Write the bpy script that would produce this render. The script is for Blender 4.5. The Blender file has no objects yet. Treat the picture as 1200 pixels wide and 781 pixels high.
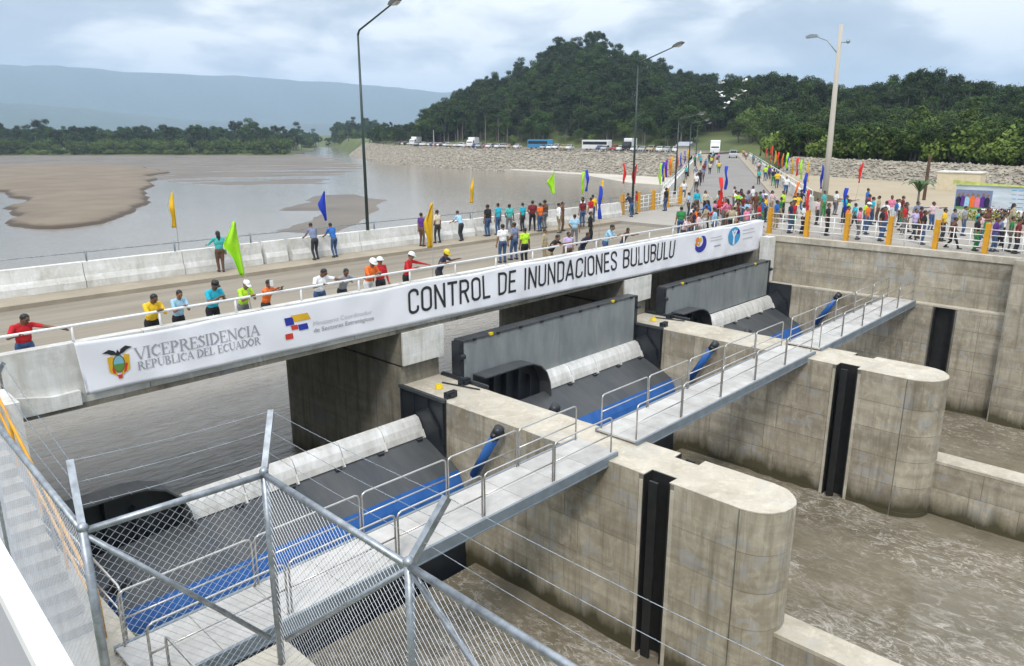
import bpy, math, random
import numpy as np
from mathutils import Vector, Matrix

random.seed(7)
RNG = np.random.default_rng(11)
R = math.radians
scene = bpy.context.scene
col = scene.collection

# ------------------------------------------------------------------ camera
THETA, PITCH = R(43.545), R(14.99)      # heading from +X (along the barrage) and downward tilt
EYE = Vector((0.0, 0.0, 13.0))
cam_data = bpy.data.cameras.new('camera')
cam = bpy.data.objects.new('camera', cam_data)
col.objects.link(cam)
fw = Vector((math.cos(THETA) * math.cos(PITCH), math.sin(THETA) * math.cos(PITCH), -math.sin(PITCH)))
cam.location = EYE
cam.rotation_euler = fw.to_track_quat('-Z', 'Y').to_euler()
cam_data.sensor_width = 36.0
cam_data.lens = 26.16
cam_data.clip_start = 0.05
cam_data.clip_end = 20000.0
scene.camera = cam
scene.cycles.use_denoising = True
scene.cycles.max_bounces = 6
scene.cycles.volume_bounces = 1
scene.cycles.transparent_max_bounces = 8

# ------------------------------------------------------------------ world: overcast sky
SUN_EL, SUN_AZ = R(50), R(-142)         # azimuth measured from +X
world = bpy.data.worlds.new('World')
scene.world = world
world.use_nodes = True
wn, wl = world.node_tree.nodes, world.node_tree.links
wn.clear()
w_out = wn.new('ShaderNodeOutputWorld')
w_bg = wn.new('ShaderNodeBackground')
w_sky = wn.new('ShaderNodeTexSky')
w_sky.sky_type = 'NISHITA'
w_sky.sun_disc = False
w_sky.sun_elevation = SUN_EL
w_sky.sun_rotation = R(90) - SUN_AZ
w_sky.dust_density = 2.0
w_skm = wn.new('ShaderNodeVectorMath'); w_skm.operation = 'SCALE'; w_skm.inputs['Scale'].default_value = 0.10
wl.new(w_sky.outputs[0], w_skm.inputs[0])
w_tc = wn.new('ShaderNodeTexCoord')
w_sep = wn.new('ShaderNodeSeparateXYZ'); wl.new(w_tc.outputs['Generated'], w_sep.inputs[0])
w_den = wn.new('ShaderNodeMath'); w_den.operation = 'ADD'; w_den.inputs[1].default_value = 0.3
w_abs = wn.new('ShaderNodeMath'); w_abs.operation = 'ABSOLUTE'
wl.new(w_sep.outputs['Z'], w_abs.inputs[0]); wl.new(w_abs.outputs[0], w_den.inputs[0])
w_div = wn.new('ShaderNodeVectorMath'); w_div.operation = 'DIVIDE'
w_cmb = wn.new('ShaderNodeCombineXYZ')
for k in range(3): wl.new(w_den.outputs[0], w_cmb.inputs[k])
wl.new(w_tc.outputs['Generated'], w_div.inputs[0]); wl.new(w_cmb.outputs[0], w_div.inputs[1])
w_map = wn.new('ShaderNodeMapping'); w_map.inputs['Location'].default_value = (-3.97, 7.494, 1.594)
wl.new(w_div.outputs[0], w_map.inputs[0])
w_n1 = wn.new('ShaderNodeTexNoise'); w_n1.inputs['Scale'].default_value = 0.33; w_n1.inputs['Detail'].default_value = 2.0
w_n2 = wn.new('ShaderNodeTexNoise'); w_n2.inputs['Scale'].default_value = 2.9; w_n2.inputs['Detail'].default_value = 7.0
w_n2.inputs['Roughness'].default_value = 0.5; w_n2.inputs['Distortion'].default_value = 0.35
wl.new(w_map.outputs[0], w_n1.inputs['Vector']); wl.new(w_map.outputs[0], w_n2.inputs['Vector'])
w_mx = wn.new('ShaderNodeMix'); w_mx.data_type = 'FLOAT'; w_mx.inputs[0].default_value = 0.50
wl.new(w_n1.outputs[0], w_mx.inputs[2]); wl.new(w_n2.outputs[0], w_mx.inputs[3])
w_rp = wn.new('ShaderNodeValToRGB')
e = w_rp.color_ramp.elements
e[0].position = 0.38; e[0].color = (0.22, 0.262, 0.325, 1)
e[1].position = 0.585; e[1].color = (0.74, 0.742, 0.75, 1)
m_ = w_rp.color_ramp.elements.new(0.50); m_.color = (0.345, 0.385, 0.435, 1)
wl.new(w_mx.outputs[0], w_rp.inputs[0])
w_mix = wn.new('ShaderNodeMix'); w_mix.data_type = 'RGBA'; w_mix.inputs[0].default_value = 0.92
wl.new(w_skm.outputs[0], w_mix.inputs[6]); wl.new(w_rp.outputs[0], w_mix.inputs[7])
# an overcast sky grows brighter towards the zenith (CIE overcast luminance)
w_gr = wn.new('ShaderNodeMath'); w_gr.operation = 'MULTIPLY_ADD'; w_gr.inputs[1].default_value = 1.5; w_gr.inputs[2].default_value = 1.0
wl.new(w_abs.outputs[0], w_gr.inputs[0])
w_fin = wn.new('ShaderNodeVectorMath'); w_fin.operation = 'SCALE'
wl.new(w_mix.outputs[2], w_fin.inputs[0]); wl.new(w_gr.outputs[0], w_fin.inputs['Scale'])
wl.new(w_fin.outputs[0], w_bg.inputs['Color'])
w_bg.inputs['Strength'].default_value = 1.0
wl.new(w_bg.outputs[0], w_out.inputs['Surface'])

sun_d = bpy.data.lights.new('sun', 'SUN')
sun_d.energy = 1.5
sun_d.angle = R(11)
sun_d.color = (1.0, 0.955, 0.89)
sun = bpy.data.objects.new('sun', sun_d)
col.objects.link(sun)
sd = Vector((math.cos(SUN_AZ) * math.cos(SUN_EL), math.sin(SUN_AZ) * math.cos(SUN_EL), math.sin(SUN_EL)))
sun.rotation_euler = (-sd).to_track_quat('-Z', 'Y').to_euler()
sun.location = (0, 0, 60)

vs = scene.view_settings
vs.view_transform = 'Standard'; vs.look = 'None'; vs.gamma = 1.0; vs.use_curve_mapping = False
vs.exposure = 0.52

# ------------------------------------------------------------------ materials
MATS = {}
def mat(name, c, rough=0.7, metal=0.0, var=0.12, scale=3.0, bump=0.0, bscale=20.0, objvar=0.0, stretch=(1, 1, 1), c2=None, spec=None, coord='world'):
    """Procedural material: base colour broken by noise, tone per object, fine bump."""
    if name in MATS: return MATS[name]
    m = bpy.data.materials.new(name); m.use_nodes = True
    nt = m.node_tree; N, L = nt.nodes, nt.links
    b = N['Principled BSDF']
    b.inputs['Roughness'].default_value = rough; b.inputs['Metallic'].default_value = metal
    if spec is not None: b.inputs['Specular IOR Level'].default_value = spec
    if coord == 'world':
        g = N.new('ShaderNodeNewGeometry'); src = g.outputs['Position']
    else:
        g = N.new('ShaderNodeTexCoord'); src = g.outputs['Object']
    mp = N.new('ShaderNodeMapping'); mp.inputs['Scale'].default_value = stretch
    L.new(src, mp.inputs[0])
    n = N.new('ShaderNodeTexNoise'); n.inputs['Scale'].default_value = scale; n.inputs['Detail'].default_value = 6.0; n.inputs['Roughness'].default_value = 0.6
    L.new(mp.outputs[0], n.inputs['Vector'])
    rp = N.new('ShaderNodeValToRGB'); E_ = rp.color_ramp.elements
    c2_ = c2 if c2 else tuple(min(1.0, x * (1 + var * 1.6)) for x in c)
    E_[0].position = 0.3; E_[0].color = tuple(x * (1 - var * 1.6) if not c2 else x for x in c) + (1,)
    E_[1].position = 0.7; E_[1].color = tuple(c2_) + (1,)
    L.new(n.outputs[0], rp.inputs[0])
    out = rp.outputs[0]
    if objvar:
        oi = N.new('ShaderNodeObjectInfo')
        mr = N.new('ShaderNodeMapRange'); mr.inputs[3].default_value = 1 - objvar; mr.inputs[4].default_value = 1 + objvar
        L.new(oi.outputs['Random'], mr.inputs[0])
        vm = N.new('ShaderNodeVectorMath'); vm.operation = 'SCALE'
        L.new(out, vm.inputs[0]); L.new(mr.outputs[0], vm.inputs['Scale']); out = vm.outputs[0]
    L.new(out, b.inputs['Base Color'])
    if bump:
        n2 = N.new('ShaderNodeTexNoise'); n2.inputs['Scale'].default_value = bscale; n2.inputs['Detail'].default_value = 4.0
        L.new(mp.outputs[0], n2.inputs['Vector'])
        bp = N.new('ShaderNodeBump'); bp.inputs['Strength'].default_value = bump; bp.inputs['Distance'].default_value = 0.05
        L.new(n2.outputs[0], bp.inputs['Height']); L.new(bp.outputs[0], b.inputs['Normal'])
    MATS[name] = m
    return m

def concrete(name, light, dark, objvar=0.10, streak=0.55, algae=None, top=None):
    """Board-marked concrete: cloudy tone, rain streaks down vertical faces, algae band at a water level."""
    if name in MATS: return MATS[name]
    m = bpy.data.materials.new(name); m.use_nodes = True
    nt = m.node_tree; N, L = nt.nodes, nt.links
    b = N['Principled BSDF']; b.inputs['Roughness'].default_value = 0.85; b.inputs['Specular IOR Level'].default_value = 0.25
    g = N.new('ShaderNodeNewGeometry')
    def noise(scale, stretch, detail=6, rough=0.6, dist=0.0):
        mp = N.new('ShaderNodeMapping'); mp.inputs['Scale'].default_value = stretch
        L.new(g.outputs['Position'], mp.inputs[0])
        n = N.new('ShaderNodeTexNoise'); n.inputs['Scale'].default_value = scale; n.inputs['Detail'].default_value = detail
        n.inputs['Roughness'].default_value = rough; n.inputs['Distortion'].default_value = dist
        L.new(mp.outputs[0], n.inputs['Vector']); return n.outputs[0]
    def ramp(src, a, b_, ca=(0, 0, 0, 1), cb=(1, 1, 1, 1)):
        r = N.new('ShaderNodeValToRGB'); r.color_ramp.elements[0].position = a; r.color_ramp.elements[1].position = b_
        r.color_ramp.elements[0].color = ca; r.color_ramp.elements[1].color = cb
        L.new(src, r.inputs[0]); return r.outputs[0]
    def mixc(f, a, b_, mode='MIX'):
        x = N.new('ShaderNodeMix'); x.data_type = 'RGBA'; x.blend_type = mode
        for i, v in ((0, f), (6, a), (7, b_)):
            if hasattr(v, 'is_linked') or hasattr(v, 'links'): L.new(v, x.inputs[i])
            elif i == 0: x.inputs[0].default_value = v
            else: x.inputs[i].default_value = tuple(v) + (1,)
        return x.outputs[2]
    cl = ramp(noise(0.9, (1, 1, 1), 8, 0.65, 0.6), 0.32, 0.68)
    c = mixc(cl, dark, light)
    # pour bands and blotches left by the shuttering
    band = ramp(noise(1.0, (0.10, 0.10, 3.2), 3, 0.6), 0.40, 0.66)
    bm2 = N.new('ShaderNodeMath'); bm2.operation = 'MULTIPLY'; bm2.inputs[1].default_value = 0.42 * min(1.0, streak * 2); L.new(band, bm2.inputs[0])
    c = mixc(bm2.outputs[0], c, tuple(x * 0.62 for x in dark))
    blo = ramp(noise(3.2, (1, 1, 0.7), 9, 0.7, 0.8), 0.50, 0.72)
    bm3 = N.new('ShaderNodeMath'); bm3.operation = 'MULTIPLY'; bm3.inputs[1].default_value = 0.7; L.new(blo, bm3.inputs[0])
    c = mixc(bm3.outputs[0], c, tuple(min(.85, x * 1.18) for x in light))
    # grey mortar repairs
    rep = ramp(noise(1.15, (1, 1, 1.4), 2, 0.4, 1.2), 0.60, 0.64)
    bm5 = N.new('ShaderNodeMath'); bm5.operation = 'MULTIPLY'; bm5.inputs[1].default_value = 0.6 * min(1.0, streak * 1.7); L.new(rep, bm5.inputs[0])
    gy = sum(light) / 3; c = mixc(bm5.outputs[0], c, (gy * 0.86, gy * 0.86, gy * 0.84))
    fs = ramp(noise(4.5, (1.5, 1.5, 0.10), 6, 0.75), 0.54, 0.70)
    bm4 = N.new('ShaderNodeMath'); bm4.operation = 'MULTIPLY'; bm4.inputs[1].default_value = 0.55 * min(1.0, streak * 1.6); L.new(fs, bm4.inputs[0])
    c = mixc(bm4.outputs[0], c, tuple(x * 0.5 for x in dark))
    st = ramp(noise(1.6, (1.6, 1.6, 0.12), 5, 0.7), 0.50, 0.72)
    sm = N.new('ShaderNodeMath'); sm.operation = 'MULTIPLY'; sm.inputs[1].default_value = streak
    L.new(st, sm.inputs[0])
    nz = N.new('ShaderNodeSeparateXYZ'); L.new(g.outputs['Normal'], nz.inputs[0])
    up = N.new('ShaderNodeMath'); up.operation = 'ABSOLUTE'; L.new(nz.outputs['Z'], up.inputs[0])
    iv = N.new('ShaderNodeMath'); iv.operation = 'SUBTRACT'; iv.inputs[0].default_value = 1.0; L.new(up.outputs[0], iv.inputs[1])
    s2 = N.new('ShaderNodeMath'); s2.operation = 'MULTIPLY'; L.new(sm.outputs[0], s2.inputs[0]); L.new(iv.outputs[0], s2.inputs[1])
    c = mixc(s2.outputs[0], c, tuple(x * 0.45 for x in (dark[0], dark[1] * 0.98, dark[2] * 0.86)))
    rust = ramp(noise(0.7, (1, 1, 0.35), 4, 0.6), 0.62, 0.80)
    rm = N.new('ShaderNodeMath'); rm.operation = 'MULTIPLY'; rm.inputs[1].default_value = 0.45; L.new(rust, rm.inputs[0])
    c = mixc(rm.outputs[0], c, (0.30, 0.235, 0.15))
    if algae:
        sp = N.new('ShaderNodeSeparateXYZ'); L.new(g.outputs['Position'], sp.inputs[0])
        ad = N.new('ShaderNodeMath'); ad.operation = 'MULTIPLY_ADD'; L.new(noise(1.2, (1, 1, 0.3), 4), ad.inputs[0]); ad.inputs[1].default_value = -1.5
        L.new(sp.outputs['Z'], ad.inputs[2])
        al = ramp(ad.outputs[0], 0.0, 0.42)
        mr = N.new('ShaderNodeMapRange'); mr.inputs[1].default_value = algae[0] - 0.75; mr.inputs[2].default_value = algae[1] - 0.75
        mr.inputs[3].default_value = 1; mr.inputs[4].default_value = 0
        L.new(ad.outputs[0], mr.inputs[0])
        c = mixc(mr.outputs[0], c, (0.075, 0.066, 0.035))
    if objvar:
        oi = N.new('ShaderNodeObjectInfo')
        mr = N.new('ShaderNodeMapRange'); mr.inputs[3].default_value = 1 - objvar; mr.inputs[4].default_value = 1 + objvar
        L.new(oi.outputs['Random'], mr.inputs[0])
        vm = N.new('ShaderNodeVectorMath'); vm.operation = 'SCALE'
        L.new(c, vm.inputs[0]); L.new(mr.outputs[0], vm.inputs['Scale']); c = vm.outputs[0]
    L.new(c, b.inputs['Base Color'])
    bp = N.new('ShaderNodeBump'); bp.inputs['Strength'].default_value = 0.35; bp.inputs['Distance'].default_value = 0.03
    L.new(noise(9, (1, 1, 1), 6, 0.7), bp.inputs['Height']); L.new(bp.outputs[0], b.inputs['Normal'])
    MATS[name] = m
    return m

CON = concrete('concrete_formwork', (0.48, 0.435, 0.345), (0.30, 0.260, 0.195), 0.13, 0.62, (0.35, 0.95))
CON_TOP = concrete('concrete_top', (0.58, 0.535, 0.44), (0.40, 0.36, 0.285), 0.0, 0.3)
CON_JOINT = concrete('concrete_joint', (0.24, 0.222, 0.18), (0.15, 0.138, 0.11), 0.0, 0.4)
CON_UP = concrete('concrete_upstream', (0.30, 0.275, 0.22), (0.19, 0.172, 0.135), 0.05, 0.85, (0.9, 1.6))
CON_WHITE = concrete('concrete_painted_white', (0.78, 0.78, 0.75), (0.55, 0.535, 0.48), 0.04, 0.32)
CON_GREY = concrete('concrete_grey', (0.37, 0.35, 0.30), (0.27, 0.25, 0.21), 0.07, 0.4)
ROADG = mat('far_road_asphalt', (0.20, 0.19, 0.175), 0.9, var=0.10, scale=0.3, bump=0.2, c2=(0.255, 0.24, 0.22))
ROAD = mat('road_surface', (0.185, 0.16, 0.122), 0.9, var=0.14, scale=1.3, bump=0.25, bscale=25, c2=(0.295, 0.26, 0.205), stretch=(0.10, 1.0, 1.0))
WALKC = mat('sidewalk_concrete', (0.33, 0.285, 0.215), 0.9, var=0.1, scale=0.8, bump=0.15)
STEEL = mat('galvanised_steel', (0.33, 0.36, 0.39), 0.45, 0.75, var=0.22, scale=9)
STAIN = mat('stainless_rail', (0.55, 0.54, 0.52), 0.33, 0.85, var=0.08, scale=4)
WIRE = mat('fence_wire', (0.42, 0.45, 0.49), 0.5, 0.6, var=0.08)
GATE = mat('gate_paint_grey', (0.040, 0.049, 0.058), 0.45, 0.0, var=0.16, scale=1.1, stretch=(1.6, 0.35, 0.35), c2=(0.088, 0.088, 0.086), bump=0.1)
GATE_BLK = mat('gate_paint_black', (0.017, 0.021, 0.027), 0.4, 0.0, var=0.2, scale=2)
GATE_BLUE = mat('gate_paint_blue', (0.014, 0.095, 0.34), 0.42, 0.0, var=0.12, scale=1.6, stretch=(1.5, .5, .5), c2=(0.035, 0.14, 0.42))
CREST = mat('crest_bare_metal', (0.56, 0.54, 0.49), 0.35, 0.2, var=0.10, scale=2.2, stretch=(1.6, .6, .6), c2=(0.88, 0.87, 0.84))
STOPLOG = mat('stoplog_paint', (0.165, 0.19, 0.20), 0.5, 0.0, var=0.2, scale=1.6, stretch=(1.0, 1, 0.3), c2=(0.285, 0.30, 0.295), bump=0.1)
DARK = mat('dark_steel', (0.012, 0.012, 0.012), 0.6, 0.0, var=0.3, scale=3)
YEL = mat('yellow_paint', (0.62, 0.30, 0.012), 0.5, var=0.08)
YELLIFT = mat('yellow_lug', (0.75, 0.55, 0.02), 0.5, var=0.08)
WHITE = mat('white_paint', (0.80, 0.80, 0.79), 0.45, var=0.04)
DECKP = mat('walkway_plate', (0.38, 0.37, 0.345), 0.75, 0.0, var=0.10, scale=1.8, objvar=0.08, bump=0.15, c2=(0.55, 0.54, 0.515))
BEAM = mat('walkway_beam', (0.20, 0.235, 0.265), 0.5, 0.2, var=0.12, scale=2)

# ------------------------------------------------------------------ mesh building
class MB:
    def __init__(s): s.v, s.f, s.m = [], [], []
    def add(s, vs_, fs, mi=0):
        o = len(s.v); s.v += [tuple(p) for p in vs_]
        for f in fs: s.f.append(tuple(o + i for i in f)); s.m.append(mi)
        return s
    def box(s, x0, x1, y0, y1, z0, z1, mi=0):
        v = [(x0, y0, z0), (x1, y0, z0), (x1, y1, z0), (x0, y1, z0), (x0, y0, z1), (x1, y0, z1), (x1, y1, z1), (x0, y1, z1)]
        return s.add(v, [(3, 2, 1, 0), (4, 5, 6, 7), (0, 1, 5, 4), (1, 2, 6, 5), (2, 3, 7, 6), (3, 0, 4, 7)], mi)
    def bar(s, p, q, w, h, up=(0, 0, 1), mi=0):
        p, q = Vector(p), Vector(q); d = (q - p).normalized(); u = Vector(up)
        a = d.cross(u)
        if a.length < 1e-4: a = d.cross(Vector((1, 0, 0)))
        a.normalize(); u = a.cross(d).normalized(); a = a * w / 2; u = u * h / 2
        v = [p - a - u, p + a - u, p + a + u, p - a + u, q - a - u, q + a - u, q + a + u, q - a + u]
        return s.add(v, [(0, 1, 2, 3), (7, 6, 5, 4), (4, 5, 1, 0), (5, 6, 2, 1), (6, 7, 3, 2), (7, 4, 0, 3)], mi)
    def tube(s, pts, r, n=8, mi=0, cap=True):
        pts = [Vector(p) for p in pts]; rs = r if isinstance(r, (list, tuple)) else [r] * len(pts)
        o = len(s.v); prev = None
        for i, p in enumerate(pts):
            d = (pts[min(i + 1, len(pts) - 1)] - pts[max(i - 1, 0)]).normalized()
            if prev is None:
                a = d.cross(Vector((0, 0, 1)))
                if a.length < 1e-3: a = d.cross(Vector((1, 0, 0)))
                a.normalize()
            else:
                a = prev - d * prev.dot(d)
                if a.length < 1e-4: a = d.cross(Vector((0, 0, 1)))
                a.normalize()
            prev = a; b = d.cross(a)
            for k in range(n):
                t = 2 * math.pi * k / n
                s.v.append(tuple(p + (a * math.cos(t) + b * math.sin(t)) * rs[i]))
        for i in range(len(pts) - 1):
            for k in range(n):
                k2 = (k + 1) % n
                s.f.append((o + i * n + k, o + i * n + k2, o + (i + 1) * n + k2, o + (i + 1) * n + k)); s.m.append(mi)
        if cap:
            s.f.append(tuple(o + k for k in range(n - 1, -1, -1))); s.m.append(mi)
            e_ = o + (len(pts) - 1) * n; s.f.append(tuple(e_ + k for k in range(n))); s.m.append(mi)
        return s
    def prism(s, poly, lo, hi, axis='z', mi=0):
        """Extrude a 2-D polygon: axis z -> (x,y); axis x -> (y,z); axis y -> (x,z)."""
        def P(a, b, t): return {'z': (a, b, t), 'x': (t, a, b), 'y': (a, t, b)}[axis]
        n = len(poly)
        v = [P(a, b, lo) for a, b in poly] + [P(a, b, hi) for a, b in poly]
        f = [tuple(range(n - 1, -1, -1)), tuple(range(n, 2 * n))] + [(i, (i + 1) % n, n + (i + 1) % n, n + i) for i in range(n)]
        return s.add(v, f, mi)
    def ball(s, c, r, n=8, m=6, mi=0):
        rx, ry, rz = r if isinstance(r, (tuple, list)) else (r, r, r)
        v = [(c[0], c[1], c[2] + rz)]
        for i in range(1, m):
            t = math.pi * i / m
            for k in range(n):
                p = 2 * math.pi * k / n
                v.append((c[0] + rx * math.sin(t) * math.cos(p), c[1] + ry * math.sin(t) * math.sin(p), c[2] + rz * math.cos(t)))
        v.append((c[0], c[1], c[2] - rz))
        f = [(0, 1 + k, 1 + (k + 1) % n) for k in range(n)]
        for i in range(m - 2):
            for k in range(n):
                a = 1 + i * n + k; b = 1 + i * n + (k + 1) % n
                f.append((a, a + n, b + n, b))
        l = len(v) - 1; o = 1 + (m - 2) * n
        f += [(l, o + (k + 1) % n, o + k) for k in range(n)]
        return s.add(v, f, mi)
    def mesh(s, name, mats, smooth=False):
        me = bpy.data.meshes.new(name); me.from_pydata(s.v, [], s.f)
        for m in (mats if isinstance(mats, (list, tuple)) else [mats]): me.materials.append(m)
        if len(set(s.m)) > 1: me.polygons.foreach_set('material_index', s.m)
        if smooth: me.polygons.foreach_set('use_smooth', [True] * len(me.polygons))
        me.update()
        # consistent outward normals
        import bmesh
        bm = bmesh.new(); bm.from_mesh(me); bmesh.ops.recalc_face_normals(bm, faces=bm.faces); bm.to_mesh(me); bm.free()
        return me
    def build(s, name, mats, parent=None, smooth=False):
        return link(name, s.mesh(name, mats, smooth), parent)

def link(name, data, parent=None):
    o = bpy.data.objects.new(name, data); col.objects.link(o)
    if parent is not None:
        o.parent = parent
        if parent.parent is None and not parent.get('_local'): o.location = -parent.location
    return o
def tag(o, label=None, cat=None, group=None, kind=None):
    if label: o['label'] = label
    if cat: o['category'] = cat
    if group: o['group'] = group
    if kind: o['kind'] = kind
    return o
def thing(name, label, cat, loc=(0, 0, 0), group=None, local=False):
    """An Empty at the thing's base. Parts are modelled in world metres unless local."""
    o = bpy.data.objects.new(name, None); col.objects.link(o); o.location = loc; o.empty_display_size = 0.3
    if local: o['_local'] = 1
    return tag(o, label, cat, group)
def copy_tree(o, parent=None):
    c = o.copy(); col.objects.link(c); c.parent = parent
    for ch in [x for x in bpy.data.objects if x.parent == o]: copy_tree(ch, c)
    return c
def box_part(name, m, parent, *b): return MB().box(*b).build(name, m, parent)

EYE_NP = np.array(EYE)
def screen_x(p):
    d = Vector(p) - EYE; rt = Vector((math.sin(THETA), -math.cos(THETA), 0))
    return d.dot(rt) / max(d.dot(fw), 0.01)
# ------------------------------------------------------------------ levels (metres)
WD, WU = 0.10, 0.90            # water below and above the gates
PT = 5.10                      # pier tops
ROADZ, SIDEZ = 7.45, 7.60
PLAZA = 7.62

def water(name, foam, ripple=0.30):
    m = bpy.data.materials.new(name); m.use_nodes = True
    nt = m.node_tree; N, L = nt.nodes, nt.links
    b = N['Principled BSDF']; b.inputs['IOR'].default_value = 1.33
    b.inputs['Roughness'].default_value = 0.07 if not foam else 0.2
    g = N.new('ShaderNodeNewGeometry')
    def noise(scale, stretch=(1, 1, 1), detail=4, dist=0.0, rough=0.55):
        mp = N.new('ShaderNodeMapping'); mp.inputs['Scale'].default_value = stretch; mp.inputs['Rotation'].default_value = (0, 0, R(20))
        L.new(g.outputs['Position'], mp.inputs[0])
        n = N.new('ShaderNodeTexNoise'); n.inputs['Scale'].default_value = scale; n.inputs['Detail'].default_value = detail
        n.inputs['Distortion'].default_value = dist; n.inputs['Roughness'].default_value = rough
        L.new(mp.outputs[0], n.inputs['Vector']); return n.outputs[0]
    def ramp(src, a, b_, ca, cb):
        r = N.new('ShaderNodeValToRGB'); r.color_ramp.elements[0].position = a; r.color_ramp.elements[1].position = b_
        r.color_ramp.elements[0].color = ca; r.color_ramp.elements[1].color = cb
        L.new(src, r.inputs[0]); return r.outputs[0]
    if not foam:
        c = ramp(noise(0.03, (1, 1, 1), 5), 0.35, 0.65, (0.235, 0.21, 0.17, 1), (0.275, 0.248, 0.205, 1))
        L.new(c, b.inputs['Base Color'])
        bp = N.new('ShaderNodeBump'); bp.inputs['Strength'].default_value = ripple; bp.inputs['Distance'].default_value = 0.12
        L.new(noise(1.5, (0.7, 2.2, 1), 6, 0.6), bp.inputs['Height']); L.new(bp.outputs[0], b.inputs['Normal'])
    else:
        base = ramp(noise(0.35, (1, 1, 1), 5, 0.8), 0.35, 0.68, (0.140, 0.120, 0.083, 1), (0.205, 0.178, 0.128, 1))
        # thin foam threads: where a warped noise crosses its middle value
        def threads(scale, w, dist):
            n = noise(scale, (1.35, 0.55, 1), 6, dist, 0.62)
            s_ = N.new('ShaderNodeMath'); s_.operation = 'SUBTRACT'; s_.inputs[1].default_value = 0.5; L.new(n, s_.inputs[0])
            a_ = N.new('ShaderNodeMath'); a_.operation = 'ABSOLUTE'; L.new(s_.outputs[0], a_.inputs[0])
            return ramp(a_.outputs[0], 0.0, w, (1, 1, 1, 1), (0, 0, 0, 1))
        t1, t2 = threads(0.8, 0.020, 0.7), threads(2.2, 0.030, 0.5)
        mx = N.new('ShaderNodeMath'); mx.operation = 'MAXIMUM'; L.new(t1, mx.inputs[0]); L.new(t2, mx.inputs[1])
        patch = ramp(noise(0.22, (1, 1, 1), 4, 0.5), 0.38, 0.56, (0.10, 0.10, 0.10, 1), (0.9, 0.9, 0.9, 1))
        fleck = ramp(noise(5.0, (1, 1, 1), 3), 0.35, 0.6, (0.15, 0.15, 0.15, 1), (1, 1, 1, 1))
        ml = N.new('ShaderNodeMath'); ml.operation = 'MULTIPLY'; L.new(mx.outputs[0], ml.inputs[0]); L.new(patch, ml.inputs[1])
        m2 = N.new('ShaderNodeMath'); m2.operation = 'MULTIPLY'; L.new(ml.outputs[0], m2.inputs[0]); L.new(fleck, m2.inputs[1])
        m2b = N.new('ShaderNodeMath'); m2b.operation = 'MULTIPLY'; L.new(m2.outputs[0], m2b.inputs[0]); m2b.inputs[1].default_value = 0.68
        fa = N.new('ShaderNodeAttribute'); fa.attribute_name = 'froth'
        churn = ramp(noise(2.6, (1.2, 0.7, 1), 8, 1.1, 0.7), 0.50, 0.70, (0, 0, 0, 1), (1, 1, 1, 1))
        fm = N.new('ShaderNodeMath'); fm.operation = 'MULTIPLY'; L.new(churn, fm.inputs[0]); L.new(fa.outputs['Fac'], fm.inputs[1])
        m3 = N.new('ShaderNodeMath'); m3.operation = 'MAXIMUM'; L.new(m2b.outputs[0], m3.inputs[0]); L.new(fm.outputs[0], m3.inputs[1])
        # churned froth close to the pier noses and under the gates (built as a bumpy mass too, see below)
        x = N.new('ShaderNodeMix'); x.data_type = 'RGBA'
        L.new(m3.outputs[0], x.inputs[0]); L.new(base, x.inputs[6]); x.inputs[7].default_value = (0.60, 0.56, 0.50, 1)
        L.new(x.outputs[2], b.inputs['Base Color'])
        rr = N.new('ShaderNodeMapRange'); rr.inputs[3].default_value = 0.09; rr.inputs[4].default_value = 0.7
        L.new(m3.outputs[0], rr.inputs[0]); L.new(rr.outputs[0], b.inputs['Roughness'])
        bp = N.new('ShaderNodeBump'); bp.inputs['Strength'].default_value = 0.45; bp.inputs['Distance'].default_value = 0.12
        L.new(noise(1.5, (1.3, 0.7, 1), 6, 0.5), bp.inputs['Height']); L.new(bp.outputs[0], b.inputs['Normal'])
    return m

# ---- noise helper for terrain (sum of sines; smooth and repeatable)
_ph = RNG.uniform(0, 6.28, (24,)); _dir = RNG.uniform(0, 6.28, (24,))
def fnoise(x, y, scale, octv=4):
    x = np.asarray(x, float); y = np.asarray(y, float); s = np.zeros(np.broadcast(x, y).shape); a = 1.0; f = 1.0 / scale; tot = 0
    for o in range(octv):
        for k in range(4):
            i = (o * 4 + k) % 24; d = _dir[i]
            s += a * np.sin((x * math.cos(d) + y * math.sin(d)) * f * 6.28 * (0.7 + 0.15 * k) + _ph[i]) / 4
        tot += a; a *= 0.55; f *= 2.1
    return s / tot
def poly_sdf(x, y, poly):
    """Signed distance to a polygon, positive inside."""
    P = np.array(poly, float); x = np.asarray(x, float); y = np.asarray(y, float)
    d = np.full(x.shape, 1e9); ins = np.zeros(x.shape, bool); n = len(P)
    for i in range(n):
        ax, ay = P[i]; bx, by = P[(i + 1) % n]
        ex, ey = bx - ax, by - ay; wx, wy = x - ax, y - ay
        t = np.clip((wx * ex + wy * ey) / (ex * ex + ey * ey + 1e-9), 0, 1)
        d = np.minimum(d, np.hypot(wx - ex * t, wy - ey * t))
        with np.errstate(divide='ignore', invalid='ignore'):
            c = ((ay > y) != (by > y)) & (x < (bx - ax) * (y - ay) / (by - ay + 1e-12) + ax)
        ins ^= c
    return np.where(ins, d, -d)
def sstep(a, b, x):
    t = np.clip((x - a) / (b - a), 0, 1); return t * t * (3 - 2 * t)
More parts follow.
